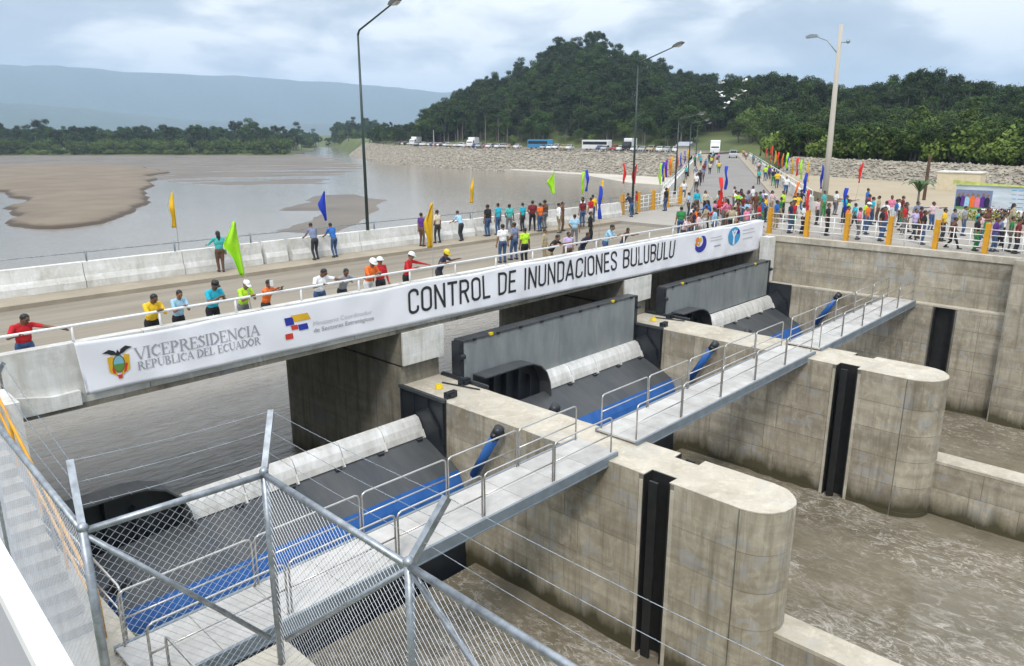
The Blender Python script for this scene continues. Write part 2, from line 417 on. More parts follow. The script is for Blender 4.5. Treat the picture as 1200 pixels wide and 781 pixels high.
def grid_obj(name, xs, ys, zf, m, keep=None, smooth=True):
    X, Y = np.meshgrid(xs, ys); Z = zf(X, Y); ny, nx = X.shape
    v = np.stack([X, Y, Z], -1).reshape(-1, 3)
    i = np.arange(ny - 1)[:, None] * nx + np.arange(nx - 1)[None]
    q = np.stack([i, i + 1, i + nx + 1, i + nx], -1).reshape(-1, 4)
    if keep is not None:
        k = keep(X, Y, Z).reshape(-1); q = q[k[q].any(1)]
        used = np.unique(q); mp_ = np.zeros(len(v), int); mp_[used] = np.arange(len(used)); v = v[used]; q = mp_[q]
    me = bpy.data.meshes.new(name); me.from_pydata(v.tolist(), [], q.tolist()); me.materials.append(m)
    if smooth: me.polygons.foreach_set('use_smooth', [True] * len(me.polygons))
    o = link(name, me); o['kind'] = 'structure'; return o

# ---- far terrain: flat plain with the forested hill on the far bank, foothills behind
SKY = np.array([(0, 178), (380, 178), (440, 172), (480, 158), (505, 142), (530, 126), (560, 104), (600, 92), (635, 70), (660, 60), (690, 58), (720, 65), (750, 79), (790, 96),
                (815, 106), (850, 109), (900, 109), (940, 114), (980, 122), (1010, 127), (1050, 119), (1085, 112), (1120, 120), (1160, 128), (1200, 134), (1300, 146), (1500, 165)], float)
def px_az(px):      # heading of a picture column
    return THETA - np.arctan((np.asarray(px) - 600) / 872 * math.cos(PITCH))
HILL_AZ = px_az(SKY[:, 0])[::-1]; HILL_EL = ((157 - SKY[:, 1]) / 872)[::-1] * np.cos(HILL_AZ - THETA)
def ridge_d(az): return np.interp(az, [R(5), R(20), R(28), R(37), R(50), R(57)], [330, 380, 430, 440, 470, 480])
def base_d(az): return np.interp(az, [R(5), R(10), R(20), R(26), R(33), R(40), R(48), R(57), R(60)], [175, 185, 195, 225, 262, 290, 330, 395, 420])
def hill_h(x, y):
    az = np.arctan2(y, x); d = np.hypot(x, y)
    el = np.interp(az, HILL_AZ, HILL_EL, left=-0.02, right=-0.024)
    rd, bd = ridge_d(az), base_d(az)
    top = np.maximum(13 + el * rd - 9.0, 8.6)
    t = np.clip((d - bd) / (rd - bd), 0, 1)
    up = t ** 0.85 * (1 - 0.12 * np.sin(t * math.pi))
    down = 1 - 0.55 * sstep(0, 1, (d - rd) / 260)
    h = 8.6 + (top - 8.6) * up * np.where(d > rd, down, 1.0)
    h = h + fnoise(x, y, 60, 3) * 3.0 * sstep(0.05, 0.3, t)
    return h
LAND_L = [(-900, 590), (-60, 535), (112, 503), (158, 462), (212, 402), (240, 381), (285, 452), (340, 520), (380, 580), (660, 980), (1200, 1900), (1200, 4000), (-900, 4000)]
RIGHT_BANK = [(176, 108), (183, 159), (187, 209), (203, 262), (224, 312), (275, 400), (345, 520), (600, 950), (1400, 2400), (3000, 2400), (3000, -3000), (39.5, -3000), (39.5, 24), (60, 33), (150, 84)]
def terrain_z(x, y):
    az = np.arctan2(y, x); d = np.hypot(x, y)
    lef = sstep(-8, 25, poly_sdf(x, y, LAND_L))
    rig = sstep(2.0, 10.0, poly_sdf(x, y, RIGHT_BANK))
    hr = np.where((d > base_d(az)) & (az < R(60)) & (az > R(-60)), hill_h(x, y), 7.30)
    z = -1.2 + lef * (3.0 + fnoise(x, y, 90, 3) * 0.6)
    z = np.maximum(z, -1.2 + rig * (hr + 1.2))
    # shore below the barrage on the near bank
    near = sstep(-3.0, 1.0, poly_sdf(x, y, [(-900, -3000), (1.0, -3000), (1.0, 45), (-40, 90), (-300, 420), (-900, 520)]))
    return np.maximum(z, -1.2 + near * 8.55)
GRASS = mat('grass_ground', (0.060, 0.085, 0.022), 0.95, var=0.3, scale=0.06, c2=(0.125, 0.150, 0.045), bump=0.3, bscale=1.5)
def axis(stops):
    a = []
    for lo, hi, st in stops: a += list(np.arange(lo, hi, st))
    return np.array(a + [stops[-1][1]])
gx = axis([(-5200, -800, 200), (-800, -40, 40), (-40, 160, 8), (160, 620, 7), (620, 1200, 29), (1200, 8600, 250)])
gy = axis([(-5200, -400, 200), (-400, -40, 30), (-40, 620, 7), (620, 1200, 29), (1200, 8600, 250)])
ground = grid_obj('ground', gx, gy, terrain_z, GRASS)

# ---- foothills, two ridges
def ridge(name, d0, pts, m, seed):
    az = px_az(np.linspace(-900, 2100, 240)); px = np.linspace(-900, 2100, 240)
    el = np.interp(px, [p[0] for p in pts], [(157 - p[1]) / 872 for p in pts])
    el = el * np.cos(az - THETA)
    hh = 13 + el * d0 + fnoise(px * 4 + seed, px * 0, 260, 4) * d0 * 0.003
    V, F = [], []; rows = [(0.80, -0.02), (0.86, 0.30), (0.90, 0.55), (0.94, 0.75), (0.975, 0.93), (1.0, 1.0), (1.05, 0.9), (1.15, 0.4)]
    for j, (fd, fh) in enumerate(rows):
        for i in range(240):
            dd = d0 * (fd + 0.012 * math.sin(i * 0.7 + j) * (0 < j < 5)); wob = fnoise(px[i] * 3 + j * 40, j * 31 + seed, 70, 3)
            V.append((dd * math.cos(az[i]), dd * math.sin(az[i]), max(1.0, hh[i] * fh * (1 + 0.06 * wob * (0 < j < 5)))))
    for j in range(len(rows) - 1):
        for i in range(239): a = j * 240 + i; F.append((a, a + 1, a + 241, a + 240))
    me = bpy.data.meshes.new(name); me.from_pydata(V, [], F); me.materials.append(m); me.polygons.foreach_set('use_smooth', [True] * len(F))
    o = link(name, me); o['kind'] = 'structure'
FOREST_FAR = mat('far_forest_cover', (0.022, 0.042, 0.022), 0.95, var=0.3, scale=0.02)
ridge('mountain_ridge', 7200, [(-900, 120), (-300, 70), (0, 84), (75, 83), (150, 90), (300, 96), (420, 104), (520, 112), (700, 108), (1000, 118), (1500, 100), (2100, 120)], FOREST_FAR, 3)
ridge('foothill_ridge', 5000, [(-900, 135), (-200, 110), (0, 123), (40, 124), (120, 131), (200, 140), (300, 146), (420, 147), (560, 150), (1000, 152), (2100, 140)], FOREST_FAR, 91)

# ---- river: one sheet above the gates, one below
W_UP = water('river_water_muddy', False); W_DN = water('basin_water_foaming', True)
o = MB().add([(-5000, 64, WU), (8000, 64, WU), (8000, 8000, WU), (-5000, 8000, WU)], [(0, 1, 2, 3)]).build('river_water', W_UP); o['kind'] = 'structure'
def wave_up(x, y):
    fade = np.clip((64 - y) / 22, 0, 1) * np.clip((x + 70) / 20, 0, 1) * np.clip((120 - x) / 20, 0, 1)
    return WU + fade * (0.075 * fnoise(x * 0.8, y * 1.5, 3.1, 4) + 0.035 * fnoise(x * 1.3 + 5, y * 2.2, 1.1, 3))
grid_obj('river_water', np.concatenate([np.arange(-70, -8, 1.0), np.arange(-8, 60, 0.4), np.arange(60, 121, 1.0)]), np.concatenate([np.arange(17.2, 44, 0.4), np.arange(44, 64.2, 1.0), [64.0]]) if False else np.append(np.arange(17.2, 63.9, 0.45), 64.0), wave_up, water('river_water_rippled', False, 1.0))
def wave_dn(x, y):
    amp = 0.05 + 0.16 * np.exp(-((x - 17.5) ** 2 / 5 + (y - 7.5) ** 2 / 12)) + 0.14 * np.exp(-((x - 24) ** 2 / 6 + (y - 9) ** 2 / 8)) + 0.12 * np.exp(-((x - 10) ** 2 / 9 + (y - 12) ** 2 / 9))
    return WD + amp * (fnoise(x, y, 2.2, 4) + 0.5 * fnoise(x + 7, y, 0.9, 2))
bw = grid_obj('basin_water', np.arange(-4, 60, 0.22), np.arange(-22, 15.0, 0.22), wave_dn, W_DN)
# froth thrown up where the flow leaves the gates and rounds the piers
_c = np.empty(len(bw.data.vertices) * 3); bw.data.vertices.foreach_get('co', _c); _c = _c.reshape(-1, 3); fx, fy = _c[:, 0], _c[:, 1]
def blob(x, y, rx, ry): return np.exp(-((fx - x) / rx) ** 2 - ((fy - y) / ry) ** 2)
fr = 0.95 * blob(17.4, 7.0, 1.5, 2.6) + 0.8 * blob(24.6, 9.0, 1.7, 1.6) + 0.55 * blob(19.5, 4.0, 3.0, 3.0) + 0.6 * blob(9.5, 10.5, 3.2, 2.6) + 0.5 * blob(22, 1.0, 4.0, 3.0) + 0.45 * blob(13.2, 6.0, 1.2, 5) + 0.35 * blob(20, -3, 5, 4) + 0.35 * blob(34, 8, 3, 4) + 0.5 * blob(25.4, 6, 0.8, 4)
_a = bw.data.attributes.new('froth', 'FLOAT', 'POINT'); _a.data.foreach_set('value', np.clip(fr * (0.8 + 0.5 * fnoise(fx, fy, 3, 3)), 0, 0.9))

# ---- sandbar and mudflats in the river above the gates
SAND = mat('river_sand', (0.145, 0.115, 0.080), 0.95, var=0.12, scale=0.11, c2=(0.215, 0.172, 0.122), bump=0.2, bscale=2.0)
# the eroded rim of the bar is wet, darker earth
_n, _l = SAND.node_tree.nodes, SAND.node_tree.links
_b = _n['Principled BSDF']; _src = _b.inputs['Base Color'].links[0].from_socket
_g = _n.new('ShaderNodeNewGeometry'); _s = _n.new('ShaderNodeSeparateXYZ'); _l.new(_g.outputs['Position'], _s.inputs[0])
_m = _n.new('ShaderNodeMapRange'); _m.inputs[1].default_value = 1.18; _m.inputs[2].default_value = 1.42; _l.new(_s.outputs['Z'], _m.inputs[0])
_x = _n.new('ShaderNodeMix'); _x.data_type = 'RGBA'; _x.inputs[6].default_value = (0.070, 0.052, 0.036, 1); _l.new(_m.outputs[0], _x.inputs[0]); _l.new(_src, _x.inputs[7]); _l.new(_x.outputs[2], _b.inputs['Base Color'])
MUD = mat('river_mud', (0.085, 0.070, 0.052), 0.6, var=0.2, scale=0.05, c2=(0.150, 0.124, 0.093), stretch=(1, 1, 1))
SB = [(-30, 205), (30, 200), (41, 191), (40, 168), (33, 150), (27, 121), (26.5, 113), (28.5, 108), (33, 109.5), (37, 113), (45, 125), (55, 146), (66, 172), (90, 232), (101, 246), (112, 300), (104, 335), (76, 346), (-30, 352), (-80, 300)]
def sand_z(x, y):
    d = poly_sdf(x, y, SB) + fnoise(x, y, 26, 4) * 3.2
    return 0.35 + sstep(-0.8, 1.6, d) * 1.05 + sstep(0, 30, d) * 0.35 + fnoise(x, y, 14, 3) * 0.05
grid_obj('sandbar', np.arange(-90, 124, 1.3), np.arange(102, 360, 1.3), sand_z, SAND, keep=lambda X, Y, Z: Z > 0.75)
FLAT = [(-400, 345), (60, 330), (84, 215), (88, 180), (104, 172), (128, 200), (160, 235), (190, 290), (230, 372), (252, 455), (205, 476), (130, 506), (60, 520), (-400, 560)]
def mud_z(x, y):
    d = poly_sdf(x, y, FLAT)
    az = R(58); u = x * math.cos(az) + y * math.sin(az); w = -x * math.sin(az) + y * math.cos(az)
    return 0.915 + 0.10 * sstep(200, 340, u) + 0.34 * fnoise(w * 0.30, u, 22, 4) + np.minimum(0, d * 0.02)
grid_obj('mudflat', np.arange(-400, 262, 3.0), np.arange(165, 565, 3.0), mud_z, MUD, keep=lambda X, Y, Z: Z > 0.8)
NEARMUD = [(50, 79), (57, 82), (70, 95), (86, 114), (92, 132), (84, 136), (72, 122), (60, 112), (66, 106), (60, 98), (48, 88)]
def mud2_z(x, y):
    d = poly_sdf(x, y, NEARMUD) + fnoise(x, y, 14, 3) * 2.0
    return 0.70 + 0.42 * sstep(-2, 4, d) + fnoise(x, y, 9, 3) * 0.06
grid_obj('mud_bank', np.arange(40, 104, 1.0), np.arange(72, 146, 1.0), mud2_z, MUD, keep=lambda X, Y, Z: Z > 0.8)

# ---- plaza on the far abutment and the road that leaves it
BEIGE = mat('beige_paving', (0.34, 0.28, 0.185), 0.9, var=0.10, scale=0.15, c2=(0.40, 0.335, 0.235))
PAVE = mat('plaza_paving', (0.31, 0.285, 0.25), 0.9, var=0.12, scale=0.4, c2=(0.37, 0.345, 0.30))
o = MB().prism([(39.45, -14), (64, -14), (64, 22), (58, 31.5), (46, 30.2), (39.45, 30.2)], 6.2, PLAZA).build('plaza_pavement', PAVE); o['kind'] = 'structure'
o = MB().prism([(64.0, -14), (120, -14), (106, 47), (88, 40), (64, 22)], 6.2, PLAZA - 0.03).build('beige_forecourt', BEIGE); o['kind'] = 'structure'
RD = Vector((0.8786, 0.4776, 0)); RN = Vector((-0.4776, 0.8786, 0)); RO = Vector((50.0, 25.4, 0))
def road_pt(s, t, z=0): p = RO + RD * s + RN * t; return (p.x, p.y, z)
def road_prism(name, s0, s1, t0, t1, z0, z1, m, parent=None):
    poly = [road_pt(s0, t0)[:2], road_pt(s1, t0)[:2], road_pt(s1, t1)[:2], road_pt(s0, t1)[:2]]
    return MB().prism(poly, z0, z1).build(name, m, parent)
o = road_prism('road', -6, 330, -3.4, 3.8, 6.0, PLAZA + 0.012, ROADG); o['kind'] = 'structure'
o = road_prism('road_verge', 8, 175, -5.4, -3.4, 5.9, PLAZA + 0.10, WALKC); o['kind'] = 'structure'
o = road_prism('road_shoulder', 3, 175, 3.8, 5.6, 5.9, PLAZA + 0.10, WALKC); o['kind'] = 'structure'
# road embankment side down to the river
o = MB().prism([(46, 30.2), (58, 31.6), (64, 36), road_pt(150, 8.0)[:2], road_pt(150, 5.6)[:2], road_pt(6, 5.6)[:2]], -1, PLAZA - 0.06).build('road_embankment', CON_GREY); o['kind'] = 'structure'
PALE = mat('pale_concrete', (0.50, 0.46, 0.39), 0.9, var=0.08, scale=0.1)
# concrete apron at the foot of the revetment by the road
o = MB().prism([(148, 91), (174.5, 106), (181, 150), (183.5, 172), (178, 172), (171, 135), (150, 104)], -1.0, 1.75).build('revetment_apron', PALE); o['kind'] = 'structure'

# ---- loose-stone revetments: thousands of stones on a bank
ROCK = mat('bank_stone', (0.19, 0.168, 0.13), 0.9, var=0.3, scale=0.9, c2=(0.42, 0.38, 0.31))
def rocks(name, pts_foot, pts_top, n, r0, r1, label, cat, m):
    P0, P1 = np.array(pts_foot, float), np.array(pts_top, float)
    seg = np.linalg.norm(np.diff(P0, axis=0), axis=1); cs = np.concatenate([[0], np.cumsum(seg)])
    V, F = [], []
    base = [(1, 0, 0), (.3, .95, 0), (-.8, .6, 0), (-.8, -.6, 0), (.3, -.95, 0), (.1, .1, .8), (0, 0, -.6)]
    fc = [(0, 1, 5), (1, 2, 5), (2, 3, 5), (3, 4, 5), (4, 0, 5), (1, 0, 6), (2, 1, 6), (3, 2, 6), (4, 3, 6), (0, 4, 6)]
    s = RNG.uniform(0, cs[-1], n); t = RNG.uniform(0, 1, n)
    for k in range(n):
        a = np.array([np.interp(s[k], cs, P0[:, j]) for j in range(3)]); b = np.array([np.interp(s[k], cs, P1[:, j]) for j in range(3)])
        c = a + (b - a) * t[k]; rr = r0 + (r1 - r0) * RNG.random() ** 2; an = RNG.uniform(0, 6.28); o_ = len(V)
        sx, sy, sz = RNG.uniform(.7, 1.2, 3)
        for (x, y, z) in base:
            V.append((c[0] + rr * (x * math.cos(an) * sx - y * math.sin(an) * sy), c[1] + rr * (x * math.sin(an) * sx + y * math.cos(an) * sy), c[2] + rr * z * sz))
        F += [tuple(o_ + i for i in f) for f in fc]
    # bed under the stones
    o_ = len(V); nseg = len(P0)
    V += [tuple(p) for p in P0] + [tuple(p) for p in P1]
    F += [(o_ + i, o_ + i + 1, o_ + nseg + i + 1, o_ + nseg + i) for i in range(nseg - 1)]
    me = bpy.data.meshes.new(name); me.from_pydata(V, [], F); me.materials.append(m)
    o = link(name, me); o['kind'] = 'stuff'; o['label'] = label; o['category'] = cat
RB = [(176, 108), (183, 159), (187, 209), (203, 262), (224, 312), (262, 380)]
rocks('river_revetment', [(x - 1.5, y, 0.8) for x, y in RB], [(x + 8, y - 3, 7.9) for x, y in RB], 9000, 0.30, 0.66, 'sloping bank of loose grey stones below the parked cars', 'stone bank', ROCK)
ER = [(104, 47), (98.7, 34.6), (93.8, 23.6), (88.6, 14.7), (83, 4), (76, -10)]
rocks('stone_embankment', [(x, y, 7.5) for x, y in ER], [(x + 3.0, y - 0.6, 9.75) for x, y in ER], 4200, 0.16, 0.36, 'low embankment of rounded stones behind the beige forecourt', 'stone bank', ROCK)
o = MB().add([(ER[i][0] + 2.9, ER[i][1] - 0.6, 9.6) for i in range(6)] + [(ER[i][0] + 60, ER[i][1] + 20, 9.4) for i in range(6)], [(i, i + 1, 7 + i, 6 + i) for i in range(5)]).build('embankment_top', GRASS); o['kind'] = 'structure'
o = MB().add([(RB[i][0] + 7.5, RB[i][1] - 3, 7.85) for i in range(6)] + [(RB[i][0] + 60, RB[i][1] - 6, 8.3) for i in range(6)], [(i, i + 1, 7 + i, 6 + i) for i in range(5)]).build('parking_ground', mat('parking_dirt', (0.17, 0.145, 0.11), 0.95, var=0.2, scale=0.1)); o['kind'] = 'structure'
# ------------------------------------------------------------------ formwork panels on concrete faces
def split_len(a, b, step):
    n = max(1, round((b - a) / step)); return [(a + (b - a) * i / n, a + (b - a) * (i + 1) / n) for i in range(n)]
_pm = {}
def panel_mesh(lu, lz, th, m):
    key = (round(lu, 3), round(lz, 3), th, m.name)
    if key not in _pm:
        g = 0.007
        me = MB().box(-th, 0.0, g, lu - g, g, lz - g).mesh('formwork_panel', m); _pm[key] = me
    return _pm[key]
def panels(parent, origin, udir, length, z0, z1, outward, m, step_u=1.25, rows=None, th=0.014, jit=0.15):
    """Lay a bond of cast panels on a vertical face. origin: start point in plan, udir: unit vector along the face, outward: its normal."""
    u = Vector((udir[0], udir[1], 0)); nrm = Vector((outward[0], outward[1], 0))
    rz = rows or split_len(z0, z1, 1.0)
    ang = math.atan2(nrm.y, nrm.x)
    # local: x outward, y along; flip when the frame would be left-handed
    yv = Vector((-math.sin(ang), math.cos(ang), 0)); fl = 1 if yv.dot(u) > 0 else -1
    for j, (a, b) in enumerate(rz):
        cuts = split_len(0, length, step_u * (1 if j % 2 == 0 else 0.8))
        for (s, e_) in cuts:
            me = panel_mesh(e_ - s, b - a, th, m)
            o = bpy.data.objects.new('formwork_panel', me); col.objects.link(o); o.parent = parent
            st = s if fl > 0 else e_
            p = Vector((origin[0], origin[1], a)) + u * st + nrm * (th + random.uniform(-0.004, 0.003))
            o.location = p - parent.location; o.rotation_euler = (0, 0, ang)

NOSE = [(math.sin(R(t)), math.cos(R(t))) for t in range(-90, 91, 10)]
def pier(x0, x1, label):
    r = (x1 - x0) / 2; cx = (x0 + x1) / 2; yn = 5.7 + r
    t = thing('concrete_pier', label, 'pier', (cx, 12, -1), 'barrage piers')
    poly = [(cx + r * a, yn - r * c) for a, c in NOSE]          # left corner round to right corner
    right = [(x1, 8.3), (x1 - 0.34, 8.3), (x1 - 0.34, 9.0), (x1, 9.0), (x1, 18.4)]
    left = [(x0, 18.4), (x0, 9.0), (x0 + 0.34, 9.0), (x0 + 0.34, 8.3), (x0, 8.3)]
    full = poly + right + left
    MB().prism(full, -1.5, PT - 0.03).build('core', CON_JOINT, t)
    # worn cap, a little proud, with an uneven arris
    cap = [(cx + (a - cx) * 1.004, b) for a, b in full]
    capv = []
    for i, (a, b) in enumerate(cap):
        a2, b2 = cap[(i + 1) % len(cap)]; L_ = math.hypot(a2 - a, b2 - b); k = max(1, int(L_ / 0.35))
        for q in range(k): capv.append((a + (a2 - a) * q / k + random.uniform(-.012, .012), b + (b2 - b) * q / k + random.uniform(-.012, .012)))
    MB().prism(capv, PT - 0.03, PT).build('cap', CON_TOP, t)
    up = [(x0, 18.4), (x0, 25.4)] + [(cx - r * math.cos(R(k)), 25.4 + r * math.sin(R(k))) for k in range(15, 180, 15)] + [(x1, 25.4), (x1, 18.4)]
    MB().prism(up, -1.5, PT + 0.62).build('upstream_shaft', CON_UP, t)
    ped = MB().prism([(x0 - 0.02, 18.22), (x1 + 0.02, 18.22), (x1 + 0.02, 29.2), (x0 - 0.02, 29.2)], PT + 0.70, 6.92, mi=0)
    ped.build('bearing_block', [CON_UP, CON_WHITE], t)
    box_part('painted_face', CON_WHITE, t, x0 - 0.035, x1 + 0.035, 18.14, 18.218, PT + 0.72, 6.90)
    box_part('bearing_pad', DARK, t, x0 + 0.2, x1 - 0.2, 18.6, 28.8, PT + 0.62, PT + 0.70)
    rows = [(-1.0, 0.25), (0.25, 1.2), (1.2, 2.15), (2.15, 3.1), (3.1, 4.05), (4.05, PT - 0.035)]
    for xx, nn in ((x0, -1), (x1, 1)):
        panels(t, (xx, 9.14), (0, 1), 9.22, -1, PT - .17, (nn, 0), CON, 2.1, rows)
        panels(t, (xx, yn + 0.02), (0, 1), 8.16 - yn, -1, PT - .17, (nn, 0), CON, 1.8, rows)
    # curved panels round the nose
    for (a, b) in rows:
        for k in range(2):
            seg = NOSE[k * 9:k * 9 + 10]; ri, ro = r - 0.01, r + 0.014 + random.uniform(-.004, .004)
            v, f = [], []
            for i, (sa, ca) in enumerate(seg):
                sh = 0.6 if i == 0 else (-0.6 if i == 9 else 0); th_ = math.atan2(sa, ca) + R(sh); sa, ca = math.sin(th_), math.cos(th_)
                for rr in (ri, ro):
                    for z in (a + 0.009, b - 0.009): v.append((cx + rr * sa, yn - rr * ca, z))
            for i in range(9):
                o_ = i * 4; f += [(o_ + 2, o_ + 6, o_ + 7, o_ + 3), (o_, o_ + 1, o_ + 5, o_ + 4), (o_ + 1, o_ + 3, o_ + 7, o_ + 5), (o_, o_ + 4, o_ + 6, o_ + 2)]
            f += [(0, 2, 3, 1), (36, 37, 39, 38)]
            MB().add(v, f).build('curved_panel', CON, t)
    # stoplog slots: dark steel lining, guides proud of the face
    for xx, nn in ((x0, 1), (x1, -1)):
        s = MB().box(min(xx + nn * .30, xx + nn * .335), max(xx + nn * .30, xx + nn * .335), 8.31, 8.99, -1.2, PT - 0.01)
        s.box(min(xx - nn * .02, xx + nn * .33), max(xx - nn * .02, xx + nn * .33), 8.985, 9.015, -1.2, PT - 0.02)
        s.box(min(xx - nn * .02, xx + nn * .33), max(xx - nn * .02, xx + nn * .33), 8.285, 8.315, -1.2, PT - 0.02)
        s.build('slot_lining', DARK, t)
        box_part('slot_guide', DARK, t, min(xx - nn * .05, xx + nn * .02), max(xx - nn * .05, xx + nn * .02), 8.60, 8.84, -1.2, PT - 0.12)
        for yb in (8.16, 9.03): box_part('slot_frame', CON_TOP, t, min(xx - nn * .022, xx), max(xx - nn * .022, xx), yb, yb + 0.10, -1.0, PT - 0.17)
        # steel side shield of the gate set in the pier face
        sx0, sx1 = (xx - 0.07, xx + 0.005) if nn > 0 else (xx - 0.005, xx + 0.07)
        sh = MB().prism([(16.15, 5.18), (18.3, 5.18), (18.3, 3.6), (17.2, 2.6), (16.2, 2.6)], sx0, sx1, 'x').build('gate_side_plate', GATE_BLK, t)
        for yy in (16.2, 16.9, 17.6, 18.22):
            rx = (sx0 - 0.06, sx0) if nn > 0 else (sx1, sx1 + 0.06)
            MB().box(rx[0], rx[1], yy, yy + 0.05, 3.7, 5.16).build('stiffener', GATE_BLK, sh)
        rx = (sx0 - 0.075, sx0 - 0.01) if nn > 0 else (sx1 + 0.01, sx1 + 0.075)
        MB().box(rx[0], rx[1], 16.13, 18.32, 5.10, 5.2).build('stiffener', GATE, sh)
    for yy, xx in ((16.3, x0 + 0.16), (16.9, x1 - 0.35)):
        MB().box(xx, xx + 0.42, yy, yy + 0.16, PT - .01, PT + 0.20).box(xx + .1, xx + .32, yy - .06, yy + .22, PT + .06, PT + .14).build('anchor_block', GATE_BLK, t)
    MB().tube([(x1 - 0.95, 17.3, PT + 0.01), (x1 - 0.95, 17.3, PT + 0.12)], [0.15, 0.11], 10).tube([(x1 - 0.95, 17.3, PT + .12), (x1 - .95, 17.3, PT + .17)], .04, 8).build('yellow_cover', YELLIFT, t)
    MB().tube([(x1 - 0.55, 17.6, PT + .03), (x1 - 0.2, 16.2, PT + .03)], 0.025, 6).build('cable', GATE_BLK, t)
    # low dividing wall downstream
    return t
P1, P2 = (14.1, 15.75), (26.2, 28.15)
pier(*P1, 'concrete pier with rounded nose nearest the wire fence')
pier(*P2, 'concrete pier with rounded nose next to the far abutment wall')
def divide_wall(x0, x1, top, label):
    t = thing('divide_wall', label, 'wall', (x0, -6, -1), 'low walls behind the piers')
    box_part('core', CON_JOINT, t, x0, x1, -24, 6.1, -1.5, top - 0.10)
    MB().prism([(x0 - .015, -24)] + [(x0 - .015 + random.uniform(-.012, .012), y) for y in np.arange(-22, 6, 0.6)] + [(x0 - .015, 6.08), (x1 + .015, 6.08)] + [(x1 + .015 + random.uniform(-.012, .012), y) for y in np.arange(5.6, -22, -0.6)] + [(x1 + .015, -24)], top - 0.10, top).build('coping', CON_TOP, t)
    rows = [(-1, 0.2), (0.2, 1.1), (1.1, top - 0.11)]
    panels(t, (x0, -10), (0, 1), 16.0, -1, top, (-1, 0), CON, 1.8, rows)
    panels(t, (x1, -10), (0, 1), 16.0, -1, top, (1, 0), CON, 1.8, rows)
divide_wall(14.68, 15.50, 2.05, 'low concrete wall running out from the nearer pier nose')
divide_wall(27.25, 28.12, 2.10, 'low concrete wall running out from the farther pier nose')

# ------------------------------------------------------------------ far abutment wall
t = thing('abutment_wall', 'tall concrete wall carrying the crowded plaza', 'wall', (39.4, 6, -1))
MB().prism([(38.95, 6.3), (38.95, 8.35), (39.35, 8.35), (39.35, 9.2), (38.95, 9.2), (38.95, 18.1), (44, 18.1), (44, 6.3)], -1.5, PT - 0.06).build('lower_core', CON_JOINT, t)
MB().prism([(38.93, 6.28), (38.93, 18.1), (39.6, 18.1), (39.6, 6.28)], PT - 0.06, PT + 0.02).build('ledge', CON_TOP, t)
box_part('upper_core', CON_GREY, t, 39.42, 44.0, 5.9, 18.1, PT + 0.02, PLAZA - 0.28)
box_part('edge_kerb', CON_TOP, t, 39.34, 39.75, 6.2, 18.3, PLAZA - 0.28, PLAZA + 0.02)
box_part('slot_lining', DARK, t, 39.30, 39.36, 8.36, 9.19, -1.2, PT - 0.07)
for yb in (8.33, 9.17): box_part('slot_lining', DARK, t, 38.9, 39.32, yb, yb + 0.05, -1.2, PT - 0.08)
lo_rows = [(-1, 0.25), (0.25, 1.25), (1.25, 2.2), (2.2, 3.15), (3.15, 4.1), (4.1, PT - .07)]
panels(t, (38.95, 9.3), (0, 1), 8.7, -1, PT, (-1, 0), CON, 1.35, lo_rows)
panels(t, (38.95, 6.3), (0, 1), 1.95, -1, PT, (-1, 0), CON, 1.0, lo_rows)
panels(t, (39.42, 6.3), (0, 1), 11.7, PT + .03, PLAZA - .29, (-1, 0), CON, 2.4, split_len(PT + .03, PLAZA - .29, 0.8))
MB().prism([(38.55, -14), (38.55, 6.3), (44, 6.3), (44, -14)], -1.5, PLAZA + 0.015).build('buttress', CON_GREY, t)
panels(t, (38.55, -12), (0, 1), 18.25, -1, PLAZA, (-1, 0), CON, 1.6, split_len(-1, PLAZA - .02, 0.96))
# side plate, bridge seat
MB().prism([(38.3, 18.1), (44, 18.1), (44, 29.8), (38.3, 29.8)], -1.5, 6.9).build('bridge_seat', CON_UP, t)
MB().prism([(16.2, 5.12), (18.08, 5.12), (18.08, 3.4), (17.2, 2.6), (16.2, 2.6)], 38.86, 38.92, 'x').build('gate_side_plate', GATE_BLK, t)
box_part('painted_face', CON_WHITE, t, 38.62, 39.32, 17.5, 18.05, PT + 0.05, PLAZA - 0.02)
for k, (yy, zz, ll) in enumerate(((15.6, 6.4, .5), (13.2, 6.7, .4), (9.0, 6.5, .5))): pass

# ------------------------------------------------------------------ near abutment with stair
t = thing('near_abutment', 'near concrete abutment with a sunken landing beside the first walkway', 'wall', (2, 10, -1))
box_part('core', CON_GREY, t, 0.9, 3.3, 5.9, 17.0, -1.5, PT - 0.08)
box_part('landing', CON_TOP, t, 0.88, 3.33, 5.9, 17.0, PT - 0.08, PT - 0.005)
panels(t, (3.3, 6.0), (0, 1), 11.0, -1, PT, (1, 0), CON, 1.35, split_len(-1, PT - .09, 1.0))
box_part('inner_wall', CON_GREY, t, -0.6, 1.68, 6.23, 18.3, -1.45, PLAZA - 0.1)
box_part('landing_wall', CON_GREY, t, 0.2, 0.86, 5.9, 6.2, -1.5, PLAZA - 0.2)
box_part('bridge_seat', CON_GREY, t, -3.0, 3.32, 17.0, 30.0, -1.5, 6.88)
MB().prism([(17.0, 7.75), (18.2, 7.75), (18.2, -1.4), (16.4, -1.4)], 2.98, 3.42, 'x').build('white_wing', CON_WHITE, t)
MB().prism([(16.05, 5.2), (18.1, 5.2), (18.1, 3.4), (17.1, 2.6), (16.1, 2.6)], 3.31, 3.37, 'x').build('gate_side_plate', GATE_BLK, t)
box_part('fence_plinth', CON_GREY, t, 0.9, 3.12, -12.0, 6.18, -1.5, 7.88)
box_part('fence_coping', CON_TOP, t, 0.86, 3.16, -12.0, 6.22, 7.88, 7.98)
st = thing('stair', 'concrete stair with yellow handrails dropping from the bridge to the landing', 'stair', (2.2, 14, PT))
ns = 14
